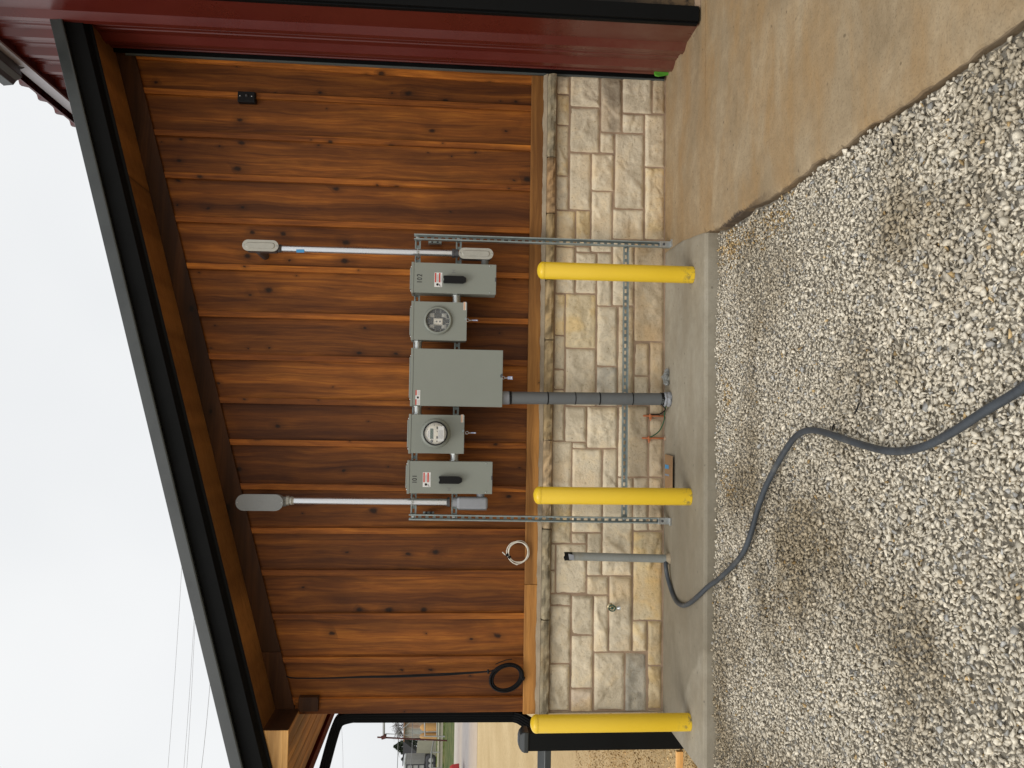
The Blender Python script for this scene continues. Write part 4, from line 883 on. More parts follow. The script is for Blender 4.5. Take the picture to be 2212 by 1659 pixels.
# left run
CL = thing('conduit', 'zinc conduit rising to a large plain grey cover plate, open left end beside box 101', 'conduit', (at(966, 1084, Y=CYc).x, CYc, 1.5), 'vertical steel conduits at the rack ends')
pa2, pb2 = at(634, 1081.5, Y=CYc), at(966, 1084.5, Y=CYc)
m = MB(); m.tube([pb2, pa2], .0235, 24); m.build('pipe', K['emt'], CL)
elbow_body(CL, 509.3, 611.3, 1067.3, 1104, 'alu_grey', False, bodymat='alu_grey')
m = coupling(CL, pa2.x, pa2.z-.004, .0); m.build('coupling', K['alu'], CL)
m = MB(); m.lathe([(.033, 0), (.036, .05)], (pa2.x-.006, CYc, pa2.z+.048), (-.0, 0, 1), 24); m.build('elbow_neck', K['alu_grey'], CL)
m = MB(); m.lathe([(.035, 0), (.035, .2)], (pa2.x-.02, -.17, at(560, 1085, Y=CYc).z), (0, 1, 0), 24); m.build('wall_hub', K['alu_grey'], CL)
a = rect(981, 1053.5, 1074, 1101, -.235); bo = MB(); xc_ = (a[0]+a[1])/2
bo.hexa([(a[0], -.235, a[2]), (a[1], -.235, a[2]), (a[1], -.150, a[2]), (a[0], -.150, a[2]), (a[0], -.235, a[3]-.02), (a[1], -.235, a[3]-.02), (a[1], -.150, a[3]-.02), (a[0], -.150, a[3]-.02)])
bo.build('elbow_body', K['pvc_new'], CL, bevel=.018, seg=4)
bo = MB(); bo.box(a[0]-.004, a[0]-.0005, -.228, -.158, a[2]+.006, a[3]-.028); bo.build('cover_plate', K['alu_grey'], CL, bevel=.001)
m = MB(); m.lathe([(.034, 0), (.033, .034)], (pb2.x, CYc, a[3]-.024), (0, 0, 1), 24); m.build('elbow_neck', K['pvc_new'], CL)
m = MB(); m.lathe([(.034, 0), (.034, .012), (.031, .013), (.031, .022)], (pb2.x, CYc, pb2.z-.018), (0, 0, 1), 8, False); m.build('coupling', K['dark_cast'], CL)
zh = at(1038, 1070, Y=CYc).z; m = MB(); m.lathe([(.0285, 0), (.0285, R101[0]-a[1]+.012), (.032, R101[0]-a[1]+.013)], (a[1]-.012, -.188, zh), (1, 0, 0), 24); m.build('side_hub', K['pvc_new'], CL)
for t, (pA, pB) in ((CR, (pa, pb)), (CL, (pa2, pb2))):
    f = (pA.z-rails[0])/(pA.z-pB.z); x = pA.x+(pB.x-pA.x)*f; z = rails[0]
    m = MB(); m.tube([(x+.0262*math.cos(q), CYc+.0262*math.sin(q), z) for q in np.linspace(-PI*.98, -.02, 14)], .0022, 6)
    for s in (-1, 1):
        m.box(x+s*.0262-.0015, x+s*.0262+.0015, CYc, RB0+.002, z-.010, z+.010)
    m.box(x-.011, x-.003, CYc-.034, CYc-.024, z-.009, z+.009); m.box(x+.003, x+.009, CYc-.034, CYc-.024, z-.009, z+.009); m.lathe([(.004, 0), (.004, .032)], (x-.016, CYc-.029, z), (1, 0, 0), 10)
    m.build('pipe_strap', K['galv'], t)

# thick grey riser under the cabinet
pt, pbm = at(1086, 859.3, Y=-.185), at(1446, 862.3, Y=-.160)
PR = thing('riser_pipe', 'thick grey plastic pipe with black ties from the slab up to the wide cabinet', 'pipe', (pbm.x, -.16, 0))
ptv = Vector((pt.x, -.185, RC[2]+.002)); pbv = Vector((pbm.x, -.160, .0)); lp = lambda px: (lambda z: ptv.lerp(pbv, (ptv.z-z)/(ptv.z-pbv.z)))(at(px, 860, Y=-.175).z)
q = lp(1100.5); m = MB(); m.tube([pbv, q], .0445, 32); m.build('pipe', K['pvc'], PR)
m = MB(); m.tube([q, ptv], .0475, 32); m.build('top_collar', K['pvc_new'], PR)
for px, rr, hh in ((1101.5, .0475, .009), (1182.5, .0465, .004), (1242, .0465, .003), (1294.8, .0465, .004), (1366, .0465, .003)):
    c_ = lp(px); dv = (ptv-pbv).normalized(); m = MB(); m.tube([c_-dv*hh, c_+dv*hh], rr, 32); m.build('cable_tie', K['plastic_black'], PR)
m = MB(); m.tube([pbv+Vector((0, 0, .075)), pbv+Vector((0, 0, .072))], .048, 32); m.tube([(pbv.x, pbv.y, .072), (pbv.x, pbv.y, .046)], .046, 24); m.build('black_band', K['plastic_black'], PR)
m = MB(); n = 26
prf = [(.050, .0), (.054, .012), (.049, .028), (.053, .040), (.047, .05)]; vs = []
for r, h in prf: vs += [(pbv.x+(r+random.uniform(-.003, .004))*math.cos(2*PI*k/n), pbv.y+(r+random.uniform(-.003, .004))*math.sin(2*PI*k/n), h+random.uniform(-.003, .003)+.003) for k in range(n)]
m.add(vs, [(i*n+k, i*n+(k+1) % n, (i+1)*n+(k+1) % n, (i+1)*n+k) for i in range(4) for k in range(n)]); m.build('plastic_wrap', K['pvc_new'], PR)
# cut plastic stub next to it
pw = at(1444, 815, Z=0); t = thing('plastic_scrap', 'crumpled clear grey plastic wrap on a cut stub at the wall foot', 'plastic wrap', (pw.x, pw.y, 0))
m = MB()
for k in range(7):
    cx, cy = pw.x+random.uniform(-.05, .05), pw.y+random.uniform(-.03, .03); r = random.uniform(.018, .036); bm = bmesh.new(); bmesh.ops.create_icosphere(bm, subdivisions=2, radius=r)
    vv = [(v.co.x*random.uniform(.7, 1.25)+cx, v.co.y*random.uniform(.7, 1.2)+cy, max(.002, v.co.z*random.uniform(.6, 1.1)+r*.7)) for v in bm.verts]; m.add(vv, [tuple(v.index for v in f.verts) for f in bm.faces]); bm.free()
m.build('plastic_wrap', K['film'], t)
m = MB(); m.lathe([(.030, .001), (.030, .03), (.026, .03), (.026, .004)], (pw.x-.01, pw.y, 0), (0, 0, 1)); m.build('cut_pipe', K['pvc_dirty'], t)

# ground rods
GR = []
for k, (py, xt, xcl) in enumerate(((898.9, 1389.4, 1405), (947, 1386.5, 1402))):
    g = at(1437, py, Z=0); t = thing('ground_rod', ['copper ground rod with clamp, nearer the thick grey pipe', 'copper ground rod with clamp, beside the cardboard, fed by the green wire'][k], 'ground rod', (g.x, g.y, 0), 'copper ground rods at the wall foot')
    zt = at(xt, py, Y=g.y).z; zc_ = at(xcl, py, Y=g.y).z
    m = MB(); m.tube([(g.x, g.y, .0), (g.x, g.y, zt-.006), (g.x, g.y, zt)], [.0075, .0075, .005], 12); m.build('rod', K['copper'], t)
    m = MB(); m.box(g.x-.024, g.x+.014, g.y-.012, g.y+.012, zc_-.010, zc_+.010); cl = m.build('clamp', K['copper'], t, bevel=.003)
    m = MB(); m.lathe([(.005, 0), (.005, .012)], (g.x-.024, g.y, zc_), (-1, 0, 0), 6, False); m.build('clamp_bolt', K['copper'], cl)
    m = MB(); m.lathe([(.019, .001), (.014, .008), (.009, .012)], (g.x, g.y, 0), (0, 0, 1), 12); m.build('grout_collar', K['mortar'], t)
    GR.append((g, zc_))
def wpath(pts, n=8):
    P = [Vector(p) for p in pts]; out = []
    for i in range(len(P)-1):
        p0, p1, p2, p3 = P[max(i-1, 0)], P[i], P[i+1], P[min(i+2, len(P)-1)]
        for k in range(n):
            t = k/n; out.append(.5*((2*p1)+(p2-p0)*t+(2*p0-5*p1+4*p2-p3)*t*t+(-p0+3*p1-3*p2+p3)*t**3))
    out.append(P[-1]); return out
g1, z1_ = GR[0]; g2, z2_ = GR[1]
m = MB(); m.tube(wpath([(pbv.x-.045, -.14, .055), (pbv.x-.075, -.13, .03), (g1.x+.02, g1.y-.01, .035), (g1.x+.012, g1.y-.012, .06), (g1.x+.010, g1.y-.01, z1_)]), .0042, 8)
tag(m.build('ground_wire', K['plastic_black']), 'black ground wire from the thick pipe to the nearer copper rod', 'wire')
m = MB(); m.tube(wpath([(pbv.x-.042, -.16, .03), (g1.x+.02, g1.y-.022, .012), (g1.x-.03, g1.y-.022, .014), (g2.x+.06, g2.y-.015, .045), (g2.x+.02, g2.y-.014, z2_-.03), (g2.x+.006, g2.y-.010, z2_)]), .0042, 8)
tag(m.build('ground_wire', K['green_wire']), 'dark green ground wire looping low to the farther copper rod', 'wire')

# cardboard
cpts = [at(1437.5, 981, Z=.006), at(1453, 985, Z=.02), at(1452.5, 1083, Z=.02), at(1437, 1083, Z=.006)]
t = thing('cardboard_flap', 'flattened brown cardboard strip on the slab against the wall', 'cardboard', cpts[0])
m = MB(); m.prism(cpts, (0, .003, .004)); m.build('sheet', K['cardboard'], t)
def quad_on(pxs, name, mat):
    def pt(x, y): f = (x-1437.5)/15.5; z = .006+.014*f; return at(x, y, Z=z)+Vector((0, -.001, .006))
    q = MB(); q.add([pt(*p) for p in pxs], [(0, 1, 2, 3)]); q.build(name, K[mat], t)
quad_on([(1438, 1003), (1446, 1005), (1446, 1013), (1438, 1012)], 'blue_tape', 'tag_blue'); quad_on([(1438, 1023), (1447, 1025), (1447, 1029), (1438, 1027)], 'grey_mark', 'tape')

# stub pipe and the long black pipe that leaves it
sb_ = at(1446, 1207, Z=0); sy = sb_.y; sp0 = Vector((sb_.x, sy, .0)); tp = at(1220, 1201.5, Y=sy)
SP = thing('stub_pipe', 'short weathered grey pipe stub standing open at the wall, taped black at its mouth', 'pipe', (sb_.x, sy, 0))
m = MB(); m.tube([sp0, (tp.x, sy, tp.z-.05)], .0295, 28); m.build('pipe', K['pvc_dirty'], SP)
m = MB(); n = 24; vs = []
for h, r in ((tp.z-.052, .030), (tp.z-.03, .031), (tp.z-.012, .0305), (tp.z, .0315)): vs += [(tp.x+r*math.cos(2*PI*k/n), sy+r*math.sin(2*PI*k/n), h+(random.uniform(-.005, .006) if h == tp.z else 0)) for k in range(n)]
m.add(vs, [(i*n+k, i*n+(k+1) % n, (i+1)*n+(k+1) % n, (i+1)*n+k) for i in range(3) for k in range(n)], True); m.build('black_sleeve', K['plastic_black'], SP)
m = MB(); m.add([(tp.x-.02, sy-.034, tp.z-.028), (tp.x+.022, sy-.032, tp.z-.02), (tp.x+.014, sy-.034, tp.z-.06), (tp.x-.022, sy-.034, tp.z-.064)], [(0, 1, 2, 3)]); m.build('tape_scrap', K['pvc_new'], SP)
m = MB(); m.lathe([(.044, .001), (.04, .012), (.033, .024), (.029, .032)], (sb_.x, sy, 0), (0, 0, 1), 14); m.build('grout_collar', K['mortar_pale'], SP)
hp = [(1440, 1210, .02), (1438, 1222, .035), (1443.5, 1252.6, .022), (1456.9, 1292.7, .016), (1473, 1307.6, .016), (1489.6, 1303, .016), (1510.5, 1285.3, .018), (1531, 1266, -.012), (1558, 1246, -.030), (1608, 1189, -.034), (1641, 1086, -.034), (1664.7, 1029.7, -.033), (1701, 966, -.030), (1728, 936, -.030), (1761, 929.7, -.030), (1808, 943, -.03), (1858, 959.7, -.03), (1924.7, 974.7, -.03), (1991, 966, -.03), (2058, 933, -.03), (2124.7, 889.7, -.03), (2212, 836, -.03), (2330, 740, -.03), (2450, 600, -.03)]
pts = [at(x, y, Z=z) for x, y, z in hp]
m = MB(); m.tube(wpath(pts, 7), .0150, 14)
tag(m.build('black_pipe', K['hose']), 'long flexible black pipe snaking over the gravel from the stub', 'pipe')

# hose bib
hb = at(1318, 1309, Y=0); wc = at(1322.2, 1313.6, Y=-.085)
t = thing('hose_faucet', 'brass outdoor hose faucet with a green hand wheel on the stone wall', 'faucet', (hb.x, 0, hb.z))
m = MB(); m.lathe([(.024, 0), (.022, .004), (.011, .006), (.011, .045)], (hb.x, -.012, hb.z), (0, -1, 0), 20); m.tube([(hb.x, -.05, hb.z), (hb.x, -.066, hb.z-.012), (hb.x+.002, -.074, hb.z-.035)], .013, 14); m.build('valve_body', K['brass'], t, bevel=0)
m = MB(); m.lathe([(.0135, 0), (.0135, .010), (.016, .011), (.016, .028)], (hb.x+.002, -.074, hb.z-.032), (.05, -.1, -1), 16); m.build('hose_thread', K['galv'], t)
m = MB(); m.lathe([(.006, 0), (.006, .030)], (hb.x, -.058, hb.z), (wc.x-hb.x, -.03, .012), 10); m.build('stem', K['brass'], t)
m = MB(); cx, cy, cz = wc.x, -.088, wc.z; nrm = Vector((-.35, -1, .25)).normalized(); ua = nrm.cross(Vector((0, 0, 1))).normalized(); ub = nrm.cross(ua)
m.tube([Vector((cx, cy, cz))+(ua*math.cos(q)+ub*math.sin(q))*.0245 for q in np.linspace(0, 2*PI, 33)], .0042, 8, False)
for k in range(5): q = 2*PI*k/5; m.tube([Vector((cx, cy, cz)), Vector((cx, cy, cz))+(ua*math.cos(q)+ub*math.sin(q))*.024], .0032, 6)
m.lathe([(.008, -.003), (.008, .004)], (cx, cy, cz), nrm, 12); m.build('hand_wheel', K['green_paint'], t)

# coils
def coil(name, label, mat, cx, cz, Y, rx, rz, strands, r, parentfn=None):
    pass
cw = at(1119.6, 1192.3, Y=-.02); t = thing('white_cable_coil', 'small coil of white cable tied with black tape on the cedar wall', 'cable', (cw.x, 0, cw.z))
m = MB(); R0 = .076
for k in range(6):
    ph = random.uniform(0, 6); dr = random.uniform(-.006, .007); ox, oz = random.uniform(-.004, .004), random.uniform(-.005, .005)
    m.tube([(cw.x+ox+(R0+dr+.003*math.sin(3*q+ph))*math.cos(q), -.018-.004*(k % 3)+.003*math.sin(2*q+ph), cw.z+oz+(R0+dr+.003*math.sin(2*q+ph))*math.sin(q)) for q in np.linspace(0, 2*PI, 41)], .0030, 7)
A = at(1085, 1192.5, Y=-.02); B = at(1094, 1200.5, Y=-.02); m.tube([A, B], .0040, 8)
lo_ = [at(x, y, Y=-.02) for x, y in ((1100, 1208), (1108, 1215), (1115.5, 1220), (1118.5, 1219), (1121, 1217))]; m.tube(wpath(lo_), .0022, 6); m.build('cable', K['white_wire'], t)
tk = at(1098, 1201, Y=-.024); m = MB(); d = Vector((-.5, 0, -.85)); 
for k in (-1, 1): c_ = Vector((tk.x+.008*k, -.024, tk.z+.008*k)); m.tube([c_-Vector((.006, 0, .006)), c_+Vector((.006, 0, .006))], .0125, 12)
m.build('tape', K['plastic_black'], t)
cb = at(1093.3, 1461, Y=0); t = thing('black_cable_coil', 'coil of black cable hanging from the soffit at the left of the cedar wall', 'cable', (cb.x, 0, cb.z))
m = MB()
for k in range(14):
    ph = random.uniform(0, 6); dr = random.uniform(-.010, .012); ox = random.uniform(-.007, .007); oz = random.uniform(-.008, .004)
    m.tube([(cb.x+ox+(.088+dr)*math.cos(q)-.018*math.sin(q), -.008-.003*k+.004*math.sin(2*q+ph), cb.z+oz+(.112+dr)*math.sin(q)) for q in np.linspace(0, 2*PI, 41)], .0042, 7)
e0 = [at(x, y, Y=-.03) for x, y in ((1070, 1435), (1082, 1430), (1093, 1426), (1106, 1424))]; m.tube(wpath(e0), .0032, 6); m.build('coil', K['plastic_black'], t)
m = MB()
for o_ in (0, 1.0):
    pp = [at(x, y+o_*dy, Y=yy) for x, y, dy, yy in ((619, 1461, 0, .008), (638, 1464.7, 0, .0), (705, 1464.7, .3, -.002), (779.7, 1461.7, 1.5, -.002), (856, 1459.5, 2.6, -.004), (960, 1455, 3.2, -.01), (1050, 1450.5, .6, -.02), (1066, 1447, 0, -.02))]
    m.tube(wpath(pp), .0050, 7)
m.build('hanging_lead', K['plastic_black'], t)
m = MB(); c_ = at(1055, 1451, Y=-.024); m.tube([c_+Vector((-.012, 0, 0)), c_+Vector((.014, 0, .002))], .008, 10); c_ = at(1129, 1465, Y=-.03); m.tube([c_+Vector((-.004, 0, -.014)), c_+Vector((.006, 0, .016))], .014, 10); m.build('tie', K['plastic_black'], t)

# small black weatherproof box up on the cedar
a = rect(513.8, 551.7, 197.3, 221.5, .0); t = thing('junction_box', 'small black weatherproof box with two bright screws high on the cedar', 'electrical box', ((a[0]+a[1])/2, .05, a[2]))
m = MB(); m.box(a[0], a[1], .0, .048, a[2], a[3]); m.build('box', K['plastic_black'], t, bevel=.006)
m = MB(); m.box(a[0]+.004, a[1]-.001, -.008, -.0005, a[2]+.006, a[3]-.001); m.build('cover', K['plastic_black'], t, bevel=.002)
xm = (a[0]+a[1])/2+.003
for z in (a[2]+.026, a[3]-.018):
    m = MB(); m.lathe([(.0032, 0), (.003, .002)], (xm, -.008, z), (0, -1, 0), 12); m.build('screw', K['white'], t)
m = MB(); m.lathe([(.009, 0), (.008, .012), (.004, .016)], (xm+.002, -.008, (a[2]+a[3])/2-.002), (0, -1, 0), 16); m.build('photocell', K['dark_cast'], t)

# green tag leaning in the corner
g = [at(1412.7, 156, Y=-.09), at(1418, 151.5, Y=-.09), at(1444, 151, Y=-.07), at(1450, 155.5, Y=-.07), at(1449, 161, Y=-.07), at(1443, 162.3, Y=-.07), at(1422, 165.5, Y=-.09), at(1414.5, 163.5, Y=-.09)]
t = thing('green_tag', 'bright lime green plastic tag leaning in the corner at the foot of the red wall', 'tag', g[5])
m = MB(); m.prism(g, (0, .004, 0)); m.build('tag_body', K['tag_green'], t)
m = MB(); c_ = at(1445.5, 155.5, Y=-.0735); m.lathe([(.006, -.001), (.006, .0)], c_, (0, -1, 0), 14); m.build('tag_hole', K['ink'], t)

# ------------------------------------------------------------------ bollards
def bollard():
    t = thing('bollard', '', 'bollard', (0, 0, 0), 'yellow bollards on the slab edge'); H = 1.05; r = .057
    m = MB(); m.lathe([(r-.001, .001), (r, .01), (r, H-.045), (r-.001, H-.043)], (0, 0, 0), (0, 0, 1), 48); m.build('sleeve', K['yellow'], t)
    m = MB(); pr = [(r+.0012, H-.047), (r+.0012, H-.038)]+[((r+.0008)*math.cos(q), H-.038+.036*math.sin(q)) for q in np.linspace(.05, PI/2-.02, 10)]; m.lathe(pr, (0, 0, 0), (0, 0, 1), 48); m.build('domed_cap', K['yellow'], t)
    return t
def copy_tree(o, parent=None):
    c = o.copy(); COL.objects.link(c); c.parent = parent
    for ch in [x for x in o.children]: copy_tree(ch, c)
    return c
b0 = bollard()
for k, (x, y, rz, lab) in enumerate(((1.040, -.70, 0.4, 'yellow domed bollard nearest the tan apron, right of the thick pipe'), (-.440, -.66, 2.1, 'yellow domed bollard between the cardboard and the left rack post'), (-1.905, -.67, 4.0, 'yellow domed bollard at the left end of the slab, beside the black post'))):
    o = b0 if k == 0 else copy_tree(b0)
    o.location = (x, y, 0); o.rotation_euler.z = rz; o['label'] = lab

# black post and rail
px_, py_ = -2.20, -.13
t = thing('fence_post', 'square black steel post with domed cap and a side rail, behind the leftmost bollard', 'post', (px_, py_, -.1))
hw = .062; ztop = at(1131, 1597, Y=py_-hw).z
m = MB(); m.box(px_-hw, px_+hw, py_-hw, py_+hw, -.1, ztop-.02); m.build('post', K['black_flat'], t, bevel=.004)
m = MB(); n = 8; w2 = hw+.009; prf = [(w2, ztop-.035), (w2, ztop-.006), (w2*.93, ztop+.008), (w2*.72, ztop+.024), (w2*.4, ztop+.034), (.004, ztop+.037)]
vs = []
for w_, z_ in prf: vs += [(px_-w_, py_-w_, z_), (px_+w_, py_-w_, z_), (px_+w_, py_+w_, z_), (px_-w_, py_+w_, z_)]
m.add(vs, [(i*4+k, i*4+(k+1) % 4, (i+1)*4+(k+1) % 4, (i+1)*4+k) for i in range(5) for k in range(4)]+[(0, 3, 2, 1), (20, 21, 22, 23)]); m.build('post_cap', K['charcoal'], t, bevel=.006)
zr0, zr1, zr2 = at(1190.4, 1640, Y=py_-.05).z, at(1177, 1640, Y=py_-.05).z, at(1160.5, 1640, Y=py_).z
m = MB(); m.prism([(px_-hw, py_-.05, zr0), (px_-hw, py_-.05, zr1), (px_-hw, py_-.0, zr2), (px_-hw, py_+.05, zr1), (px_-hw, py_+.05, zr0)], (-3.2, 0, 0)); m.build('rail', K['charcoal'], t, bevel=.004)
m = MB(); m.box(px_-3.4, px_-3.27, py_-hw, py_+hw, -.1, ztop); m.build('far_post', K['black_flat'], t, bevel=.004)
# stake
sk = at(1473, 1618, Z=-.09); t = MB(); a_ = at(1462, 1622, Y=sk.y); t.box(sk.x-.14, sk.x-.02, sk.y, sk.y+.035, -.1, a_.z-.0); 
tag(t.build('wood_stake', K['cedar_pale'], None, bevel=.002), 'short pale wood block lying in the rubble at the foot of the black post', 'wood block')

# downspout on the left side of the annex
t = thing('downspout', 'black ribbed downspout bending down the left corner of the cedar wall', 'downspout', (-2.105, .12, 0))
def ribtube(path, name, wx=.036, wy=.045):
    P = [Vector(p) for p in path]; sec = []
    for s in range(4):
        for k in range(8):
            f = k/8*2-1; w = .0035 if k % 2 else 0
            sec.append({0: (f*wx, -wy+w), 1: (wx-w, f*wy), 2: (-f*wx, wy-w), 3: (-wx+w, -f*wy)}[s])
    n = len(sec); vs = []
    for i, p in enumerate(P):
        t_ = ((P[min(i+1, len(P)-1)]-P[i]).normalized()+(P[i]-P[max(i-1, 0)]).normalized()).normalized(); yv = Vector((0, 1, 0)); xv = t_.cross(yv).normalized()
        if i and xv.dot(pv_) < 0: xv = -xv
        pv_ = xv
        vs += [p+xv*a+yv*b for a, b in sec]
    m = MB(); m.add(vs, [(i*n+k, i*n+(k+1) % n, (i+1)*n+(k+1) % n, (i+1)*n+k) for i in range(len(P)-1) for k in range(n)]); return m.build(name, K['black'], t)
dy_ = .12; g_ = lambda px, py: tuple(at(px, py, Y=dy_))
up = [g_(*p) for p in ((674, 1760), (701, 1659), (717, 1600), (728, 1567), (738, 1553), (760, 1546.5))]
zt = at(762, 1546, Y=dy_); zb = at(1108, 1545, Y=dy_)
full = wpath(up+[(zt.x, dy_, zt.z-.03)], 6)
ribtube(full[:14], 'offset_pipe'); ribtube(full[13:], 'upper_elbow'); zt.z -= .03
ribtube([(zt.x, dy_, zt.z), (zb.x, dy_, zb.z)], 'straight_pipe')
le = at(1148, 1563, Y=dy_); ribtube([(zb.x, dy_, zb.z), (zb.x-.006, dy_-.01, zb.z-.035), (le.x, dy_-.03, le.z), (le.x-.05, dy_-.03, le.z-.10)], 'lower_elbow'); ribtube([(le.x-.05, dy_-.03, le.z-.10), (le.x-.055, dy_-.03, .1)], 'leader')

# ------------------------------------------------------------------ far background beyond the left opening
BG = {k: speck('far_'+k, c, .8, 0, v, s) for k, c, v, s in (('rust', (.30, .17, .10, 1), .3, .8), ('concrete', (.42, .38, .30, 1), .25, .7), ('pale', (.50, .47, .36, 1), .12, 1.2), ('tan', (.50, .28, .10, 1), .15, .6), ('white', (.62, .64, .64, 1), .1, 2), ('dark', (.05, .05, .055, 1), .2, 2), ('pipe', (.35, .35, .34, 1), .15, 2), ('redpipe', (.09, .025, .02, 1), .2, 2), ('green', (.035, .05, .025, 1), .3, 4), ('twig', (.16, .13, .12, 1), .2, 3), ('redcar', (.42, .02, .02, 1), .1, 1), ('wire', (.22, .22, .23, 1), .1, 1))}
def rusty():
    m = Mat('rusted_sheet', .7, .0, .3); n = m.noise(m.map((1, 1, .35)), .55, 6, .7, .5); n2 = m.noise(m.map((6, 6, .4)), 1, 4)
    c = m.ramp(n, [(.38, (.46, .50, .48, 1)), (.5, (.48, .42, .33, 1)), (.58, (.42, .25, .15, 1)), (.7, (.30, .13, .07, 1))]); m.color(m.mix(.3, c, m.ramp(n2, [(.3, (.3, .25, .2, 1)), (.7, (.6, .58, .52, 1))]))); return m.m
BG['sheet'] = rusty()
def P3(px, py, D): return at(px, py, Y=D)
DY = 60.0
# retaining wall
a, b_ = P3(944, 1659, DY), P3(963, 1540, DY); z0, z1 = gz(56)-.3, a.z
t = thing('retaining_wall', 'low weathered concrete retaining wall on the grass bank beyond the road', 'wall', (-24, DY, z0))
m = MB(); m.box(-60, -14, DY-.2, DY+.6, z0, z1-.12); m.build('wall_body', BG['concrete'], t); m = MB(); m.box(-60, -14, DY-.3, DY+.65, z1-.12, z1); m.build('coping', BG['pale'], t)
# rusted shed
a, b_ = P3(871, 1608, 66), P3(945, 1520, 66); t = thing('rusted_shed', 'rust streaked sheet metal shed behind the red pipe frame', 'shed', (a.x, 66, 2))
m = MB(); x0_, x1_ = P3(900, 1594, 66).x, P3(900, 1500, 66).x; n = 60; xs2 = np.linspace(x0_, x1_, n)
m.add([(x, 66-.06*(k % 2), z) for z in (1.8, b_.z+2.75) for k, x in enumerate(xs2)], [(k, k+1, n+k+1, n+k) for k in range(n-1)]); m.box(x0_, x1_, 66.1, 72, 1.8, b_.z+2.7); m.build('sheet_wall', BG['sheet'], t)
m = MB(); m.hexa([(x0_-.2, 65.7, b_.z+2.72), (x1_, 65.7, b_.z+2.72), (x1_, 72, b_.z+3.0), (x0_-.2, 72, b_.z+3.0), (x0_-.2, 65.7, b_.z+2.8), (x1_, 65.7, b_.z+2.8), (x1_, 72, b_.z+3.1), (x0_-.2, 72, b_.z+3.1)]); m.build('roof', BG['rust'], t)
# two tan tanks with domed tops
for k, (ya, yb, xt, lab) in enumerate(((1562.5, 1579, 908, 'orange tan domed tank right of its twin, before the rusted shed'), (1582.5, 1597.5, 907, 'orange tan domed tank next to the red pipe post'))):
    A, B = P3(940, ya, 64.5), P3(940, yb, 64.5); r = abs(A.x-B.x)/2; cx = (A.x+B.x)/2; zt = P3(xt, ya, 64.5).z
    m = MB(); m.lathe([(r, 0), (r, (zt-1.9)*.72), (r*.8, (zt-1.9)*.9), (r*.35, zt-1.9), (.05, zt-1.88)], (cx, 64.5, 1.9), (0, 0, 1), 20); tag(m.build('storage_tank', BG['tan']), lab, 'tank', 'orange tan tanks by the rusted shed')
# pale block building with a dark gable roof
a, b_ = P3(900, 1600, 74), P3(900, 1634, 68); t = thing('block_building', 'pale block building with a steep dark roof between the shed and the trailer', 'building', (b_.x, 68, 2))
m = MB(); m.box(b_.x-3, a.x, 68, 74, 1.8, P3(898, 1600, 68).z); m.build('wall', BG['pale'], t)
m = MB(); q = [P3(871, 1601, 73), P3(904, 1627, 73), P3(906, 1655, 73), P3(869, 1655, 73)]; m.prism(q, (0, 1, 0)); m.box(q[2].x, q[1].x, 67.7, 73, q[1].z-.1, q[1].z); m.build('roof', BG['dark'], t)
# trees
def tree(name, label, D, pts, crown, n, leaf, trunkmat, bare=False, seed=3):
    rg = random.Random(seed); (bx_, by_), (tx_, ty_) = pts; A = P3(bx_, by_, D); T = P3(tx_, ty_, D); h = T.z-2.0; t = thing(name, label, 'tree', (A.x, D, 2.0))
    m = MB(); m.tube([(A.x, D, 1.9), (A.x+.05, D, 2+h*.4), (T.x, D, 2+h*.95)], [h*.03, h*.02, .02], 8)
    brs = []
    for k in range(26 if bare else 12):
        f = rg.uniform(.2, .92); a = rg.uniform(0, 2*PI); L_ = h*(.38 if bare else .3)*(1-f*.55); p = Vector((A.x, D, 2+h*f)); e = p+Vector((math.cos(a)*L_, math.sin(a)*L_, L_*rg.uniform(.3, .9) if bare else -L_*.1)); m.tube([p, p.lerp(e, .5)+Vector((0, 0, L_*.08)), e], [h*.008, h*.005, h*.002], 5); brs.append((p, e))
    m.build('trunk', trunkmat, t); m = MB()
    for k in range(n):
        if bare:
            p, e = rg.choice(brs); s = p.lerp(e, rg.uniform(.3, 1)); q = s+Vector((rg.gauss(0, 1), rg.gauss(0, 1), rg.uniform(.1, 1.4)))*h*.09; m.tube([s, q], h*.0022, 3, False)
        else:
            f = rg.random()**1.3; R_ = crown*(1-f)**.8*(.6+.5*rg.random()); a = rg.uniform(0, 2*PI); c = Vector((A.x+(T.x-A.x)*f+math.cos(a)*R_, D+math.sin(a)*R_, 2+h*(.06+.94*f)-R_*.15)); u = Vector((rg.gauss(0, 1), rg.gauss(0, 1), rg.gauss(0, .6))).normalized()*leaf; w = Vector((rg.gauss(0, 1), rg.gauss(0, 1), rg.gauss(0, .6))).normalized()*leaf
            m.add([c-u, c+w*.6, c+u, c-w*.6], [(0, 1, 2, 3)])
    m.build('crown' if not bare else 'twigs', BG['green'] if not bare else BG['twig'], t)
tree('cedar_tree', 'dark pointed evergreen tree standing behind the stock trailer', 76, ((940, 1622), (851, 1612)), 2.2, 2600, .16, BG['dark'], seed=5)
tree('cedar_tree', 'broad dark evergreen at the frame edge behind the trailer', 78, ((940, 1640), (868, 1640)), 2.3, 2200, .16, BG['dark'], seed=8)
tree('bare_tree', 'bare grey winter tree rising behind the rusted shed roof', 80, ((940, 1566), (856, 1566)), 1, 500, .1, BG['twig'], True, 4)
tree('bare_tree', 'bare winter tree between the red post and the evergreen', 80, ((940, 1590), (858, 1590)), 1, 420, .1, BG['twig'], True, 9)
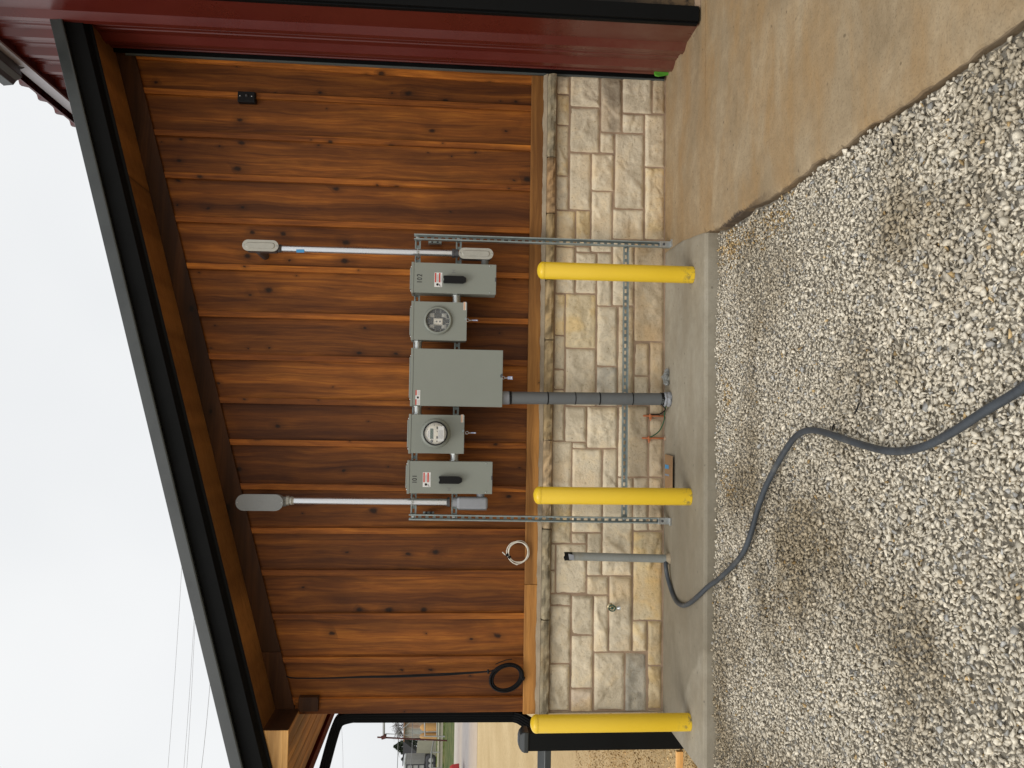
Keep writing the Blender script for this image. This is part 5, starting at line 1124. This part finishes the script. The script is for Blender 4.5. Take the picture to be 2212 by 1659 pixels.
# stock trailer
D = 64.0; A, B = P3(871, 1628, D), P3(917, 1628, D); zt, zb = A.z, B.z; xr = P3(890, 1627, D+2.4).x; L_ = 6.0
t = thing('stock_trailer', 'white and grey slatted stock trailer parked on the far bank', 'trailer', (xr, D, zb-1))
m = MB(); m.box(xr-L_, xr, D, D+2.4, zb, zt-.25); m.build('body', BG['pipe'], t)
m = MB(); m.box(xr-L_-.03, xr+.03, D-.03, D+2.43, zt-.25, zt); m.build('rounded_roof', BG['white'], t, bevel=.15)
m = MB()
for k in range(4): m.box(xr-L_, xr, D-.05, D-.005, zb+(zt-.3-zb)*k/3-.04, zb+(zt-.3-zb)*k/3+.04)
for k in range(9): m.box(xr-L_*k/8-.04, xr-L_*k/8+.04, D-.052, D-.006, zb, zt-.27)
m.build('frame_bars', BG['dark'], t)
for k in range(16):
    if k % 3: m = MB(); m.box(xr-L_*k/16-.32, xr-L_*k/16-.06, D-.03, D-.004, zb+.1+.9*(k % 2), zb+.7+.9*(k % 2)); m.build('panel', BG['white'], t)
m = MB(); m.box(xr-L_, xr, D+.05, D+2.3, zb-.62, zb-.02); m.build('skirt', BG['dark'], t)
for py in (1640, 1651.5):
    c_ = P3(931, py, D); 
    m = MB(); m.lathe([(.0, 0), (.42, 0), (.45, .06), (.45, .2), (.3, .24)], (c_.x, D, c_.z), (0, -1, 0), 20); w = m.build('wheel', BG['dark'], t); m = MB(); m.lathe([(.2, .241), (.17, .26), (.0, .26)], (c_.x, D, c_.z), (0, -1, 0), 14); m.build('rim', BG['pipe'], w)
# pipe frame
D = 52.0; A, B = P3(815, 1592.5, D), P3(966, 1600, D); t = thing('pipe_gate_frame', 'tall rusty red pipe post with a grey cross beam over a ranch entrance', 'gate frame', (B.x, D, B.z))
m = MB(); m.tube([(B.x, D, gz(D)-.1), A], .055, 10); m.build('post', BG['redpipe'], t)
q = P3(829, 1592, D); m = MB(); m.tube([q, P3(829, 1480, D)], .085, 10); m.build('cross_beam', BG['pipe'], t)
m = MB(); m.tube([P3(824, 1594, D-.1), P3(834, 1591, D-.1)], .13, 8); m.tube([P3(829, 1593, D), P3(832, 1586, D)], .12, 8); m.build('welded_joint', BG['redpipe'], t)
m = MB(); m.tube([P3(833, 1585, D), P3(856, 1586, D), P3(890, 1557, D), P3(905, 1540, D)], .028, 6); m.tube([P3(856, 1586, D), P3(900, 1590, D), P3(960, 1591, D)], .02, 6); m.build('guy_rod', BG['pipe'], t)
m = MB(); D2 = 50
m.tube([P3(961, 1591, D2), P3(918, 1590, D2), P3(917, 1540, D2)], .05, 8); m.tube([P3(944, 1591, D2), P3(944, 1540, D2)], .035, 8); tag(m.build('ranch_gate', BG['pipe']), 'thin grey pipe gate below the cross beam', 'gate')
m = MB(); m.tube([P3(937, 1600, 53), P3(932, 1625, 50), P3(931, 1680, 46)], .045, 8)
for y, x, dd in ((1625, 950, 50), (1659, 955, 47.5)): m.tube([P3(932, y, dd), P3(x, y, dd)], .04, 6)
tag(m.build('rail_fence', BG['pipe']), 'single rail pipe fence running in front of the trailer', 'fence')
# red car
D = 30.0; A, B = P3(966, 1650, D), P3(1009, 1650, D); zt, zb = A.z, B.z; xr = P3(990, 1649, D+1.7).x; t = thing('red_car', 'front end of a red car parked on the dirt at the frame edge', 'car', (xr, D, gz(D)))
h = zt-gz(D); g0 = gz(D)
m = MB(); sec = [(0, .25), (.04, .55), (.12, .66), (1.1, .74), (1.9, 1.0*h/.95 if h > 1 else .98), (3.2, .98), (3.9, .72), (4.4, .68), (4.45, .25)]
m.prism([(xr-x, D, g0+z) for x, z in sec], (0, 1.7, 0)); m.build('body', BG['redcar'], t, bevel=.06)
m = MB(); m.prism([(xr-x, D-.01, g0+z) for x, z in ((1.25, .76), (1.9, .95), (3.1, .93), (3.6, .76))], (0, 1.72, 0)); m.build('windows', BG['dark'], t)
for x in (.85, 3.6):
    m = MB(); m.lathe([(0, 0), (.30, 0), (.32, .05), (.32, .2), (0, .2)], (xr-x, D-.02, g0+.31), (0, 1, 0), 20); m.build('wheel', BG['dark'], t)
m = MB(); m.box(xr-.2, xr-.0, D+.1, D+.45, g0+.5, g0+.62); m.build('headlight', BG['white'], t, bevel=.03)
# overhead wires
def wire(pa_, pb_, D, label, r=.012):
    A, B = P3(pa_[0], pa_[1], D), P3(pb_[0], pb_[1], D); e = (B-A); A2, B2 = A-e*1.2, B+e*1.2; m = MB()
    m.tube([A2.lerp(B2, k/12)+Vector((0, 0, -.25*math.sin(PI*k/12))) for k in range(13)], r, 5); tag(m.build('power_line', BG['wire']), label, 'power line', 'overhead wires')
wire((383, 1208), (352, 1659), 34, 'overhead wire, the highest one in the sky', .007); wire((410, 1310), (386.5, 1659), 34, 'overhead wire, upper strand of the middle pair', .007)
wire((412, 1310), (393, 1659), 34.6, 'overhead wire, lower strand of the middle pair', .007); wire((444, 1455), (424, 1659), 32, 'overhead wire crossing just above the black roof edge', .009)
wire((854, 1540), (852, 1659), 60, 'straight overhead wire over the far sheds', .025); wire((884, 1548), (885, 1600), 63, 'lowest overhead wire, in front of the rusted shed', .025)
wire((727, 1560), (731, 1659), 36, 'overhead wire between the downspout and the red post', .006)

for k, (p0, p1, p2) in enumerate((((1925, 300), (1933, 318), (1946, 321)), ((1846, 893), (1851, 884), (1855, 872)), ((1798, 930), (1799, 923), (1802, 916)))):
    m = MB(); m.tube(wpath([at(*p, Z=-.028) for p in (p0, p1, p2)], 4), .0035, 6)
    tag(m.build('cable_scrap', K['plastic_black']), ['bent scrap of black cable on the gravel near the tan apron edge', 'short straight scrap of black cable on the open gravel', 'tiny scrap of black cable touching the long black pipe'][k], 'cable scrap', 'black cable scraps on the gravel')
